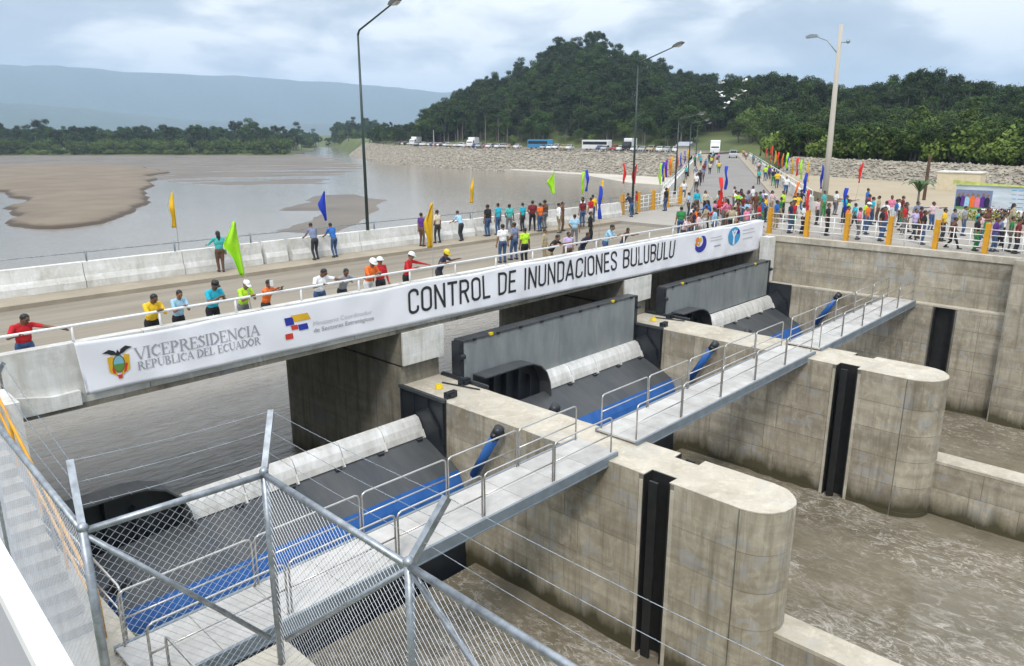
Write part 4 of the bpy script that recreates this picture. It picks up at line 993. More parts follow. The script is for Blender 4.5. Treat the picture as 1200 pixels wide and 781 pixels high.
for p, q, i, j, bz in runs:
    MB().tube([(p.x, p.y, FZ), (q.x, q.y, FZ)], 0.030, 10).build('top_rail', STEEL, ft, True)
    d = (q - p); L_ = d.length; d.normalize(); sp = 0.078; H = FZ - 0.02 - bz
    mb = MB(); n_out = Vector((-d.y, d.x, 0)) * 0.0025
    k = -int(H / sp)
    while k * sp < L_:
        for sgn in (1, -1):
            s0 = k * sp
            # bar from (s0,0) to (s0+H,H), clipped to 0..L
            a0, a1 = max(0.0, -s0), min(H, L_ - s0)
            if a1 - a0 > 0.02:
                za, zb = (bz + a0, bz + a1) if sgn > 0 else (bz + H - a0, bz + H - a1)
                pa = p + d * (s0 + a0) + n_out * sgn; pb = p + d * (s0 + a1) + n_out * sgn
                mb.tube([(pa.x, pa.y, za), (pb.x, pb.y, zb)], 0.0021, 3, cap=False)
        k += 1
    o = mb.build('wire_mesh', WIRE, ft); o['kind'] = 'stuff'
    for w in (0.35, 0.68, 1.0):
        a = Vector((p.x, p.y, FZ)) + arm[i] * w; b = Vector((q.x, q.y, FZ)) + arm[j] * w
        bw = MB(); nseg = 14
        pts = [a.lerp(b, s / nseg) - Vector((0, 0, 0.02 * math.sin(math.pi * s / nseg))) for s in range(nseg + 1)]
        bw.tube(pts, 0.0028, 4, cap=False)
        m_ = 0.10
        while m_ < (b - a).length:
            c_ = a.lerp(b, m_ / (b - a).length) - Vector((0, 0, 0.02 * math.sin(math.pi * m_ / (b - a).length)))
            bw.tube([c_ + Vector((-.012, .006, .016)), c_ + Vector((.012, -.006, -.016))], 0.002, 3)
            m_ += 0.14
        bw.build('barbed_wire', STEEL, ft)
# diagonal braces
for p, q in ((A, B), (C, B), (C, D), (B, A)):
    if p is B: continue
    MB().tube([(p.x, p.y, FZ - 0.02), tuple(p.lerp(q, 0.93).xy) + (FB + 0.35,)], 0.024, 8).build('brace', STEEL, ft, True)
# long strands running out from the fence corner over the basin
# ------------------------------------------------------------------ white balcony rail beside the viewer
t = thing('balcony_rail', 'thick white rail of the balcony in the bottom corner', 'railing', (0.2, 1.5, 11.4))
MB().bar((0.226, 0.2, 11.98), (0.377, 3.8, 11.98), 0.052, 0.04).build('top_rail', WHITE, t)
MB().bar((0.210, 0.2, 11.66), (0.361, 3.8, 11.66), 0.012, 0.56).build('infill_panel', mat('panel_pale_grey', (0.42, 0.43, 0.46), 0.5, var=0.03), t)
for f in (0.02, 0.5, 0.98): MB().tube([(0.226 + .151 * f, 0.2 + 3.6 * f, 11.2), (0.226 + .151 * f, .2 + 3.6 * f, 11.97)], 0.02, 8).build('rail_post', WHITE, t)
t = thing('viewing_balcony', 'white balcony floor under the corner rail', 'balcony', (-1, 1, 7.4))
MB().prism([(-3.0, -2.5), (0.12, -2.2), (0.33, 3.8), (-3.0, 3.8)], 11.10, 11.24).build('floor_slab', CON_GREY, t)
for x, y in ((-2.6, -2.0), (-2.6, 1.3), (-0.7, -1.6), (-0.6, 1.2)): box_part('column', CON_WHITE, t, x - .15, x + .15, y - .15, y + .15, 7.3, 11.10)
# ------------------------------------------------------------------ people
def ik(a, b, l1, l2, hint):
    a, b, hint = Vector(a), Vector(b), Vector(hint); d = b - a; L_ = min(d.length, (l1 + l2) * 0.999)
    d = d.normalized(); b = a + d * L_
    x = (l1 * l1 - l2 * l2 + L_ * L_) / (2 * L_); h = math.sqrt(max(0.0, l1 * l1 - x * x))
    n = hint - d * hint.dot(d); n = n.normalized() if n.length > 1e-4 else Vector((1, 0, 0))
    return a + d * x + n * h, b
SK, SH, TR, SO, HA = range(5)
def make_person(name, tilt=0, wl=(0.24, -0.02, 0.84), wr=(-0.24, -0.02, 0.84), fl=(0.10, 0, 0.07), fr=(-0.10, 0, 0.07), hip=0.90, py=0.0, nod=0, turn=0, sleeve='short', hair='short', curl=0.5, skirt=False):
    """One continuous figure facing -Y. Joints are posed, limbs are tapered volumes fused into one skin."""
    T = R(tilt); ax = Vector((0, -math.sin(T), math.cos(T))); P = Vector((0, py, hip)); fwd = Vector((0, -math.cos(T), -math.sin(T)))
    caps, ells = [], []        # (tag, a, b, ra, rb), (tag, centre, radii, matrix)
    M = Matrix.Rotation(T, 3, 'X')
    ells.append((TR, P + ax * 0.0, (0.165, 0.118, 0.13), M)); ells.append((SH, P + ax * 0.16, (0.150, 0.108, 0.16), M))
    ells.append((SH, P + ax * 0.34, (0.172, 0.118, 0.19), M))
    S = P + ax * 0.49
    sl, sr = S + Vector((0.165, 0, -0.005)), S + Vector((-0.165, 0, -0.005))
    caps.append((SH, sl, sr, 0.062, 0.062)); caps.append((SH, S + Vector((0.06, 0, .02)), S + Vector((-.06, 0, .02)), 0.06, 0.06))
    nk = S + ax * 0.03; T2 = R(tilt * 0.55 + nod); ax2 = Vector((0, -math.sin(T2), math.cos(T2))); fw2 = Vector((0, -math.cos(T2), -math.sin(T2)))
    Mt = Matrix.Rotation(R(turn), 3, 'Z'); ax2, fw2 = Mt @ ax2, Mt @ fw2
    hd = nk + ax2 * 0.165 + fw2 * 0.018; M2 = Mt @ Matrix.Rotation(T2, 3, 'X')
    caps.append((SK, nk - ax2 * 0.02, nk + ax2 * 0.10, 0.056, 0.052))
    ells.append((SK, hd, (0.076, 0.094, 0.118), M2)); ells.append((SK, hd - ax2 * 0.05 + fw2 * 0.03, (0.056, 0.06, 0.065), M2))
    ells.append((HA, hd + ax2 * 0.032 - fw2 * 0.018, (0.083, 0.095, 0.100), M2))
    if hair == 'long':
        ells.append((HA, hd - ax2 * 0.06 - fw2 * 0.065, (0.075, 0.05, 0.14), M2)); caps.append((HA, hd - fw2 * 0.085 - ax2 * .05, hd - fw2 * 0.10 - ax2 * .30, 0.05, 0.03))
    sides = []
    for sg, s, w in ((1, sl, wl), (-1, sr, wr)):
        el, w2 = ik(s, Vector(w), 0.29, 0.255, Vector((sg * 0.6, 0.9, -0.5)))
        q = s.lerp(el, 0.62)
        caps.append((SH, s, q, 0.058, 0.053)); caps.append((SH if sleeve == 'long' else SK, q, el, 0.047, 0.042))
        caps.append((SH if sleeve == 'long' else SK, el, w2, 0.042, 0.029))
        d = (w2 - el).normalized(); pc = w2 + d * 0.055
        caps.append((SK, w2, w2 + d * 0.085, 0.028, 0.034)); sides.append((sg, w2, d))
    for sg, f in ((1, fl), (-1, fr)):
        hp = P + Vector((sg * 0.088, 0, -0.04)); kn, an = ik(hp, Vector(f), 0.405, 0.393, Vector((sg * 0.08, -1, 0)))
        caps.append((TR, hp, kn, 0.088, 0.062)); caps.append((TR, kn, an, 0.062, 0.045))
        if skirt: caps.append((TR, hp, kn, 0.12, 0.11))
        caps.append((SO, an + Vector((0, 0.035, -0.022)), an + Vector((sg * 0.02, -0.145, -0.034)), 0.044, 0.034))
    mb = MB()
    for (tg, a, b, ra, rb) in caps:
        mb.ball(a, ra, 10, 8); mb.ball(b, rb, 10, 8); mb.tube([a, b], [ra, rb], 10)
    for (tg, c, r, m_) in ells:
        k0 = len(mb.v); mb.ball((0, 0, 0), r, 14, 10)
        for i in range(k0, len(mb.v)): mb.v[i] = tuple(c + m_ @ Vector(mb.v[i]))
    me = mb.mesh(name, MATS['skin_tan'])
    ob = bpy.data.objects.new(name, me); col.objects.link(ob)
    rm = ob.modifiers.new('r', 'REMESH'); rm.mode = 'VOXEL'; rm.voxel_size = 0.019; rm.use_smooth_shade = True
    sm = ob.modifiers.new('s', 'SMOOTH'); sm.iterations = 3; sm.factor = 0.5
    bpy.context.view_layer.update()
    me2 = bpy.data.meshes.new_from_object(ob.evaluated_get(bpy.context.evaluated_depsgraph_get()))
    bpy.data.objects.remove(ob)
    nv = len(me2.vertices); co = np.empty(nv * 3); me2.vertices.foreach_get('co', co); co = co.reshape(-1, 3)
    polys = [list(p.vertices) for p in me2.polygons]; cen = np.array([co[p].mean(0) for p in polys])
    best = np.full(len(polys), 9.0); tagv = np.zeros(len(polys), int)
    for (tg, a, b, ra, rb) in caps:
        a_, b_ = np.array(a), np.array(b); e_ = b_ - a_; t_ = np.clip(((cen - a_) @ e_) / (e_ @ e_ + 1e-9), 0, 1)
        d = np.linalg.norm(cen - a_ - t_[:, None] * e_, axis=1) - (ra + (rb - ra) * t_)
        k = d < best; best[k] = d[k]; tagv[k] = tg
    for (tg, c, r, m_) in ells:
        q = (cen - np.array(c)) @ np.array(m_); d = (np.linalg.norm(q / np.array(r), axis=1) - 1) * min(r)
        k = d < best; best[k] = d[k]; tagv[k] = tg
    # hair only on crown, sides and back
    hv = (cen - np.array(hd)); ish = (tagv == HA) & (np.linalg.norm(hv, axis=1) < 0.16)
    tagv[ish & (hv @ np.array(fw2) > 0.045) & (hv @ np.array(ax2) < 0.055)] = SK
    fin = MB(); fin.v = [tuple(c) for c in co]; fin.f = [tuple(p) for p in polys]; fin.m = tagv.tolist()
    # fingers and thumb
    for sg, w, d in sides:
        sd_ = Vector((1, 0, 0)) if abs(d.x) < 0.8 else Vector((0, 1, 0)); sd_ = (sd_ - d * sd_.dot(d)).normalized(); pn = d.cross(sd_).normalized()
        if pn.z > 0: pn = -pn
        root = w + d * 0.095
        for k, ln in enumerate((0.066, 0.076, 0.072, 0.056)):
            b0 = root + sd_ * (0.026 - 0.0175 * k); m0 = b0 + d * ln * .5 + pn * 0.008; t0 = m0 + (d * (1 - curl) + pn * curl).normalized() * ln * 0.5
            fin.tube([b0 - d * .02, m0, t0], [0.0095, 0.0088, 0.0065], 5, SK)
        th = w + d * 0.035 + sd_ * 0.03; fin.tube([th, th + (d + sd_ * 0.8).normalized() * 0.035, th + (d + sd_ * .5).normalized() * 0.062 + pn * .01], [0.012, 0.010, 0.007], 5, SK)
    # face: eyes, brows, nose, mouth, ears
    rt = fw2.cross(ax2)
    for sg in (1, -1):
        fin.ball(tuple(hd + fw2 * 0.088 + rt * sg * 0.031 + ax2 * 0.004), 0.010, 6, 4, HA)
        fin.ball(tuple(hd + rt * sg * 0.078 - ax2 * 0.005 - fw2 * 0.008), (0.010, 0.018, 0.026), 6, 4, SK)
        fin.bar(hd + fw2 * 0.094 + rt * sg * 0.017 + ax2 * 0.024, hd + fw2 * 0.088 + rt * sg * 0.046 + ax2 * 0.022, 0.006, 0.006, mi=HA)
    fin.tube([hd + fw2 * 0.088 + ax2 * 0.008, hd + fw2 * 0.108 - ax2 * 0.030], [0.008, 0.014], 6, SK)
    fin.bar(hd + fw2 * 0.090 - ax2 * 0.058 + rt * 0.022, hd + fw2 * 0.090 - ax2 * 0.058 - rt * 0.022, 0.008, 0.009, mi=HA)
    out = bpy.data.meshes.new(name); out.from_pydata(fin.v, [], fin.f)
    for nm in ('skin_tan', 'shirt_white', 'trousers_black', 'shoe_dark', 'hair_black'): out.materials.append(MATS[nm])
    out.polygons.foreach_set('material_index', fin.m); out.polygons.foreach_set('use_smooth', [True] * len(fin.f)); out.update()
    bpy.data.meshes.remove(me2)
    return out, hd, M2, ax2, fw2

mat('skin_tan', (0.26, 0.135, 0.075), 0.55, var=0.05); mat('skin_brown', (0.17, 0.085, 0.045), 0.55, var=0.05)
mat('hair_black', (0.012, 0.010, 0.009), 0.5, var=0.1); mat('shoe_dark', (0.02, 0.018, 0.016), 0.6, var=0.1)
CLO = {'white': (.78, .78, .78), 'red': (.50, .012, .018), 'yellow': (.78, .50, .02), 'light blue': (.33, .55, .70), 'turquoise': (.02, .42, .55), 'lime': (.45, .75, .03), 'orange': (.80, .16, .02),
       'grey': (.30, .31, .33), 'navy': (.015, .02, .055), 'black': (.014, .014, .016), 'blue': (.02, .13, .42), 'teal': (.06, .42, .40), 'cream': (.62, .56, .42), 'beige': (.42, .35, .23), 'lilac': (.50, .42, .66),
       'slate blue': (.19, .22, .33), 'maroon': (.16, .015, .02), 'pink': (.68, .20, .30), 'brown': (.13, .055, .03), 'purple': (.10, .03, .22), 'green': (.03, .22, .07), 'pale pink': (.66, .48, .50)}
TROU = {'black trousers': (.013, .013, .016), 'jeans': (.045, .09, .19), 'dark trousers': (.03, .032, .04), 'brown trousers': (.12, .065, .04), 'khaki trousers': (.30, .24, .15), 'grey trousers': (.16, .16, .17), 'green trousers': (.03, .22, .06), 'white trousers': (.62, .62, .62)}
for k, c in CLO.items(): mat('shirt_' + k.replace(' ', '_'), c, 0.85, var=0.10, scale=14, bump=0.5, bscale=9, coord='object')
for k, c in TROU.items(): mat('trousers_' + k.split()[0], c, 0.85, var=0.12, scale=12, bump=0.5, bscale=8, coord='object')
PROTO = {
 'stand': make_person('person_standing'),
 'stand_long': make_person('person_standing', sleeve='long', wl=(0.23, -0.10, 0.86), wr=(-0.25, 0.04, 0.84), fl=(.11, -.06, .07), fr=(-.1, .05, .07)),
 'hips': make_person('person_standing', wl=(0.17, -0.08, 0.98), wr=(-0.24, -0.04, 0.84), fl=(.14, -.02, .07), fr=(-.12, .04, .07), turn=20),
 'woman': make_person('person_standing', hair='long', wl=(0.32, -0.34, 1.12), wr=(-0.22, 0.0, 0.86), fl=(.06, -.05, .07), fr=(-.06, .06, .07), sleeve='long'),
 'walk': make_person('person_walking', wl=(0.23, -0.18, 0.90), wr=(-0.23, 0.20, 0.90), fl=(.09, 0.26, .10), fr=(-.09, -0.26, .07), hip=0.87),
 'lean': make_person('person_leaning', tilt=20, py=0.20, hip=0.87, wl=(0.05, -0.32, 1.22), wr=(-0.07, -0.32, 1.22), fl=(.11, .28, .07), fr=(-.11, .22, .07), nod=14),
 'lean_long': make_person('person_leaning', tilt=22, py=0.22, hip=0.87, wl=(0.08, -0.32, 1.22), wr=(-0.05, -0.34, 1.22), fl=(.12, .24, .07), fr=(-.1, .32, .07), nod=18, sleeve='long', turn=10),
 'wide': make_person('person_leaning', tilt=26, py=0.24, hip=0.85, wl=(0.40, -0.28, 1.23), wr=(-0.40, -0.28, 1.23), fl=(.13, .26, .07), fr=(-.13, .26, .07), nod=12, turn=-14),
 'reach': make_person('person_leaning', tilt=16, py=0.18, hip=0.88, wl=(0.62, -0.34, 1.20), wr=(-0.18, -0.32, 1.22), fl=(.12, .22, .07), fr=(-.12, .26, .07), nod=20, turn=25),
 'reach_long': make_person('person_leaning', tilt=16, py=0.18, hip=0.88, wl=(0.62, -0.34, 1.20), wr=(-0.18, -0.32, 1.22), fl=(.12, .22, .07), fr=(-.12, .26, .07), nod=10, turn=35, sleeve='long'),
 'phone': make_person('person_photographing', tilt=14, py=0.18, hip=0.88, wl=(0.10, -0.36, 1.44), wr=(-0.16, -0.36, 1.44), fl=(.12, .22, .07), fr=(-.12, .26, .07), nod=4),
 'back_lean': make_person('person_leaning', tilt=24, py=0.26, hip=0.87, wl=(0.20, -0.30, 0.98), wr=(-0.20, -0.30, 0.98), fl=(.10, .36, .07), fr=(-.10, .26, .07), nod=4),
 'sit': make_person('person_sitting', hip=0.52, py=0.0, wl=(0.20, -0.20, 0.60), wr=(-0.20, -0.20, 0.60), fl=(.11, -0.42, .07), fr=(-.11, -0.40, .07), tilt=8, nod=6),
 'pointing': make_person('person_pointing', wl=(0.42, -0.42, 1.38), wr=(-0.24, 0.0, 0.86), turn=25, fl=(.12, 0, .07), fr=(-.12, .03, .07)),
}
HELM = {}
def helmet_mesh(kind, m):
    key = (kind, m.name)
    if key not in HELM:
        b = MB(); n = 14; rings = [(0.0, .115), (.035, .112), (.07, .098), (.095, .07), (.11, .03)]
        if kind == 'cap': rings = [(0.0, .098), (.04, .096), (.07, .08), (.085, .04)]
        for i, (z, r) in enumerate(rings):
            for k in range(n): b.v.append((r * .88 * math.cos(6.2832 * k / n), r * 1.05 * math.sin(6.2832 * k / n), z))
        for i in range(len(rings) - 1):
            for k in range(n): b.f.append((i * n + k, i * n + (k + 1) % n, (i + 1) * n + (k + 1) % n, (i + 1) * n + k)); b.m.append(0)
        b.f.append(tuple((len(rings) - 1) * n + k for k in range(n))); b.m.append(0)
        br = [(0.125 * math.cos(6.2832 * k / n) * .9, -0.02 + 0.148 * math.sin(6.2832 * k / n)) for k in range(n)] if kind != 'cap' else [(-.07, -.08), (.07, -.08), (.055, -.17), (0, -.185), (-.055, -.17)]
        b.prism(br, -0.008, 0.006)
        HELM[key] = b.mesh('hard_hat' if kind == 'helmet' else 'cap', m, True)
    return HELM[key]
PEOPLE = []
def person(x, y, z, rz, pose, shirt, trousers, where, hat=None, skin=None, sc=None, note='', group='people on the barrage'):
    me, hd, M2, ax2, fw2 = PROTO[pose]
    o = bpy.data.objects.new('person', me); col.objects.link(o)
    sc = sc or random.uniform(0.95, 1.03)
    o.location = (x, y, z); o.rotation_euler = (0, 0, rz); o.scale = (sc * random.uniform(.90, 1.16), sc * random.uniform(.90, 1.22), sc * random.uniform(.95, 1.02))
    ms = [MATS[skin or random.choice(['skin_tan', 'skin_tan', 'skin_brown'])], MATS['shirt_' + shirt.replace(' ', '_')], MATS['trousers_' + trousers.split()[0]]]
    for i, m_ in enumerate(ms): o.material_slots[i].link = 'OBJECT'; o.material_slots[i].material = m_
    if hat:
        kind, cn = hat; hm = {'white': WHITE, 'yellow': YELLIFT, 'black': MATS['hair_black']}[cn]
        h = bpy.data.objects.new('hard_hat' if kind == 'helmet' else 'cap', helmet_mesh(kind, hm)); col.objects.link(h); h.parent = o
        h.matrix_local = Matrix.Translation(hd + ax2 * 0.045) @ M2.to_4x4()
    tops = {'lime': 'lime top', 'white': 'white shirt'}
    where = where.replace('leaning on the near bridge rail', 'leaning on near rail') if hat else where
    lab = f"person in {tops.get(shirt, shirt + ' shirt')} and {trousers}{(' with ' + cn + (' hard hat' if kind == 'helmet' else ' cap')) if hat else ''}{note} {where}"
    tag(o, lab, 'person', group); PEOPLE.append(o)
    return o
S_, N_ = 0.0, math.pi
NR = 'leaning on the near bridge rail'
person(4.10, 18.82, SIDEZ, S_, 'reach', 'red', 'jeans', NR)
person(6.90, 18.82, SIDEZ, S_, 'lean_long', 'yellow', 'black trousers', NR)
person(7.55, 18.82, SIDEZ, S_, 'lean', 'light blue', 'black trousers', NR)
person(8.48, 18.82, SIDEZ, S_ + .1, 'lean', 'turquoise', 'black trousers', NR, hat=('cap', 'black'), sc=1.05)
person(9.35, 18.84, SIDEZ, S_, 'lean', 'lime', 'grey trousers', NR, hat=('cap', 'white'))
person(10.05, 18.84, SIDEZ, S_ + .3, 'phone', 'orange', 'dark trousers', 'raising a phone at the near bridge rail', sc=.94)
ph = MB().box(9.86, 9.95, 18.42, 18.44, 9.0, 9.16).build('phone', WHITE); tag(ph, 'white phone held up by the person in orange at the rail', 'phone')
person(11.72, 18.82, SIDEZ, S_, 'reach', 'white', 'jeans', NR)
person(12.55, 18.84, SIDEZ, S_, 'wide', 'grey', 'dark trousers', NR, sc=.95)
person(13.50, 18.82, SIDEZ, S_ - .1, 'lean', 'orange', 'white trousers', NR, hat=('helmet', 'white'))
person(14.05, 19.15, SIDEZ, S_, 'stand_long', 'red', 'dark trousers', 'beside near rail', hat=('helmet', 'white'), sc=.98)
person(15.02, 18.82, SIDEZ, S_ + .3, 'reach_long', 'red', 'black trousers', NR, hat=('helmet', 'white'))
person(16.50, 18.82, SIDEZ, S_ + .4, 'wide', 'navy', 'dark trousers', NR, hat=('helmet', 'yellow'))
MID = 'standing in the middle of the bridge'
person(23.5, 22.9, ROADZ, N_ - .3, 'stand', 'white', 'jeans', MID)
person(24.45, 23.1, ROADZ, N_, 'hips', 'slate blue', 'jeans', MID)
person(23.85, 21.9, ROADZ, N_ - .2, 'stand', 'lime', 'black trousers', MID)
person(24.6, 21.4, ROADZ, .4, 'stand_long', 'beige', 'khaki trousers', MID)
person(22.4, 18.9, SIDEZ, 0.2, 'wide', 'black', 'khaki trousers', NR)
person(24.25, 18.82, SIDEZ, 0, 'wide', 'navy', 'dark trousers', NR)
person(24.4, 19.9, ROADZ, -.4, 'hips', 'lilac', 'brown trousers', MID)
person(25.9, 18.82, SIDEZ, .2, 'lean', 'light blue', 'jeans', NR)
person(27.1, 18.82, SIDEZ, 0, 'wide', 'brown', 'jeans', NR)
person(32.2, 18.84, SIDEZ, 0, 'lean', 'pale pink', 'dark trousers', NR)
person(29.9, 24.0, ROADZ, 2.2, 'hips', 'light blue', 'grey trousers', MID)
person(31.6, 24.3, ROADZ, .6, 'stand_long', 'black', 'black trousers', MID)
FP = 'by the far white parapet'
person(13.45, 29.0, SIDEZ, N_ - .2, 'woman', 'teal', 'brown trousers', 'with long hair ' + FP, sc=.98)
person(17.75, 29.12, SIDEZ, N_, 'back_lean', 'slate blue', 'dark trousers', 'leaning ' + FP)
person(18.75, 29.12, SIDEZ, N_ - .1, 'back_lean', 'blue', 'jeans', 'leaning ' + FP)
person(23.6, 28.6, SIDEZ, 1.6, 'stand', 'purple', 'brown trousers', FP)
person(24.9, 28.9, SIDEZ, N_, 'hips', 'cream', 'dark trousers', FP)
person(26.3, 28.9, SIDEZ, N_, 'back_lean', 'light blue', 'dark trousers', 'leaning ' + FP)
for x, y, rz, ps, sh, tr in ((28.5, 28.9, N_, 'stand', 'black', 'jeans'), (29.3, 28.9, N_, 'stand', 'turquoise', 'jeans'), (30.3, 29.0, 2.6, 'hips', 'teal', 'grey trousers'), (31.4, 29.0, N_, 'stand', 'turquoise', 'dark trousers'),
                             (31.9, 28.7, 2.4, 'hips', 'maroon', 'black trousers'), (32.0, 28.2, N_, 'stand', 'orange', 'jeans'), (33.2, 28.9, N_, 'stand', 'brown', 'grey trousers'), (32.2, 27.0, 1.0, 'stand_long', 'white', 'khaki trousers'), (33.0, 27.4, .5, 'stand', 'brown', 'brown trousers'),
                             (36.9, 29.0, N_, 'hips', 'white', 'dark trousers'), (35.5, 27.9, 2.8, 'stand', 'maroon', 'jeans'), (37.2, 28.6, N_, 'stand', 'red', 'white trousers'), (37.9, 29.0, 2.5, 'stand', 'yellow', 'jeans'), (41.9, 29.1, N_, 'back_lean', 'navy', 'jeans')):
    person(x, y, SIDEZ, rz, ps, sh, tr, FP)
J = 'where the bridge meets the plaza'
person(43.6, 29.6, PLAZA, .3, 'stand', 'red', 'khaki trousers', J); person(46.9, 29.3, PLAZA, N_, 'stand', 'black', 'jeans', J)
person(53.6, 31.9, PLAZA + .45, -1.0, 'sit', 'white', 'jeans', 'sitting on the road parapet')
for x, y, rz, ps, sh, tr in ((34.6, 19.6, .3, 'stand', 'pale pink', 'grey trousers'), (35.6, 20.5, 1.2, 'hips', 'navy', 'jeans'), (36.6, 20.9, 0, 'stand', 'orange', 'dark trousers'), (37.0, 20.0, .2, 'stand_long', 'light blue', 'jeans'), (36.2, 21.6, 2, 'stand', 'green', 'jeans'),
                             (38.1, 19.4, 0, 'hips', 'cream', 'khaki trousers'), (38.9, 19.1, -.2, 'stand', 'pink', 'grey trousers'), (39.6, 20.0, .5, 'stand', 'maroon', 'black trousers'), (40.5, 20.4, N_, 'stand_long', 'grey', 'dark trousers'), (40.2, 19.0, .1, 'hips', 'red', 'jeans'),
                             (41.6, 20.3, 0, 'stand', 'pink', 'jeans'), (37.9, 21.9, 1, 'walk', 'white', 'jeans'), (39.2, 22.6, N_, 'stand', 'black', 'jeans')):
    person(x, y, ROADZ if x < 39.4 else PLAZA, rz, ps, sh, tr, 'past the banner')
for x, y, rz, ps, sh, tr in ((47.0, 23.8, N_, 'pointing', 'lime', 'black trousers'), (45.8, 22.9, .6, 'stand', 'lime', 'jeans'), (48.2, 24.6, 0, 'stand', 'white', 'grey trousers'), (51.3, 26.3, .2, 'hips', 'pale pink', 'jeans'), (51.6, 25.0, N_, 'stand', 'white', 'maroon trousers' if False else 'brown trousers'),
                             (49.3, 24.2, 0, 'stand', 'lilac', 'dark trousers'), (46.2, 21.5, .3, 'hips', 'orange', 'jeans'), (44.6, 22.2, 1.0, 'stand', 'maroon', 'jeans')):
    person(x, y, PLAZA, rz, ps, sh, tr, 'at the road mouth', hat=('cap', 'white') if sh == 'orange' else None)
PR = 'behind plaza railing'
for x, y, rz, ps, sh, tr, ht in ((48.4, 21.3, 0, 'stand', 'lime', 'dark trousers', None), (49.0, 20.6, .3, 'hips', 'yellow', 'dark trousers', None), (40.9, 17.5, 0, 'stand', 'navy', 'jeans', None), (41.2, 16.9, .2, 'hips', 'white', 'black trousers', None),
        (41.3, 15.6, 0, 'stand', 'black', 'black trousers', None), (52.5, 19.4, 1, 'stand', 'white', 'grey trousers', None), (41.3, 14.55, 0, 'stand', 'orange', 'dark trousers', None), (40.9, 13.8, .3, 'hips', 'pink', 'grey trousers', None),
        (43.3, 14.2, 0, 'stand', 'orange', 'jeans', ('helmet', 'white')), (54.7, 18.1, 0, 'stand', 'blue', 'dark trousers', None), (41.1, 12.75, 0, 'stand', 'black', 'jeans', None), (45.6, 14.0, 1.2, 'hips', 'white', 'jeans', None),
        (47.8, 14.1, .5, 'stand', 'blue', 'white trousers', None), (49.2, 14.4, 0, 'stand', 'white', 'dark trousers', None), (44.6, 12.7, 0, 'hips', 'red', 'grey trousers', None), (41.2, 10.8, .1, 'stand', 'black', 'jeans', None),
        (47.6, 12.1, -.4, 'pointing', 'pale pink', 'jeans', None), (40.7, 9.3, .3, 'walk', 'brown', 'black trousers', None), (40.7, 8.35, 0, 'stand', 'black', 'green trousers', None), (41.0, 7.65, 0, 'stand_long', 'purple', 'jeans', None),
        (41.4, 7.1, .2, 'stand', 'green', 'grey trousers', None), (41.0, 6.75, 0, 'hips', 'maroon', 'dark trousers', None), (41.9, 6.3, 0, 'stand', 'black', 'grey trousers', None), (42.4, 16.0, .4, 'stand', 'cream', 'jeans', None),
        (43.0, 17.6, 0, 'hips', 'light blue', 'dark trousers', None), (44.2, 18.7, N_, 'stand', 'yellow', 'black trousers', ('helmet', 'yellow')), (42.6, 13.1, 0, 'stand', 'red', 'jeans', None), (43.5, 11.6, .6, 'stand', 'maroon', 'brown trousers', None),
        (43.2, 10.4, 0, 'hips', 'yellow', 'dark trousers', None), (44.2, 9.1, .2, 'stand', 'teal', 'jeans', None), (43.4, 7.8, 0, 'stand', 'white', 'black trousers', None), (46.0, 16.2, 0, 'stand', 'lime', 'grey trousers', None), (44.8, 15.4, .8, 'walk', 'turquoise', 'dark trousers', None),
        (45.9, 18.0, 0, 'stand', 'pale pink', 'dark trousers', None), (42.2, 18.9, 0, 'hips', 'blue', 'khaki trousers', None), (46.4, 10.2, 0, 'stand', 'grey', 'jeans', None), (50.6, 16.6, 0, 'hips', 'red', 'dark trousers', None), (52.0, 21.6, N_, 'walk', 'navy', 'jeans', None), (43.8, 6.6, 0, 'stand', 'pink', 'jeans', None)):
    person(x, y, PLAZA, rz, ps, sh, tr, PR, hat=ht)
rgp = random.Random(21)
for k in range(75):
    x, y = (rgp.uniform(41.2, 51), rgp.uniform(5.4, 21)) if k < 36 else ((rgp.gauss(38.6, 2.2), rgp.uniform(19.1, 22)) if k < 56 else (rgp.gauss(47, 2.5), rgp.gauss(23.2, 1.4)))
    if x < 33.5 or y < 5: continue
    if any(math.hypot(x - q.location.x, y - q.location.y) < .55 for q in PEOPLE): continue
    person(x, y, PLAZA if x > 39.4 else (ROADZ if y > 19.6 else SIDEZ), rgp.uniform(-.8, .8) if k % 4 else N_, rgp.choice(['stand', 'hips', 'stand_long', 'stand', 'woman', 'walk', 'pointing']), rgp.choice(list(CLO)), rgp.choice(list(TROU)), PR if k < 36 else ('past the banner' if k < 56 else 'at the road mouth'))
far = [('white', 'dark trousers'), ('black', 'dark trousers'), ('slate blue', 'jeans'), ('maroon', 'jeans'), ('cream', 'black trousers'), ('blue', 'jeans'), ('teal', 'dark trousers'), ('red', 'grey trousers'), ('navy', 'dark trousers'), ('pink', 'jeans'), ('grey', 'brown trousers'), ('yellow', 'jeans'), ('purple', 'dark trousers'), ('green', 'jeans')]
for k in range(22): far.append((rgp.choice(list(CLO)), rgp.choice(list(TROU))))
for k, (sh, tr) in enumerate(far):
    s, tt = ((18, 3.3), (27, 3.2), (33, 3.0), (46, 3.1), (52, 2.4), (66, 3.2), (31, -3.0), (80, 2.2), (95, 3.0), (108, 1.2), (118, 2.4), (24, -4.4), (40, -4.6), (60, -4.5))[k] if k < 14 else (rgp.uniform(10, 135), rgp.choice([rgp.gauss(4.6, .5), rgp.gauss(2.6, .7), rgp.gauss(-4.4, .3)]))
    p = road_pt(s, tt, PLAZA + (0.012 if -3.4 < tt < 3.8 else 0.10)); person(*p, R(28) + (1.57 if k % 2 else -1.57), 'walk' if k % 3 else 'stand', sh, tr, 'far along the road')

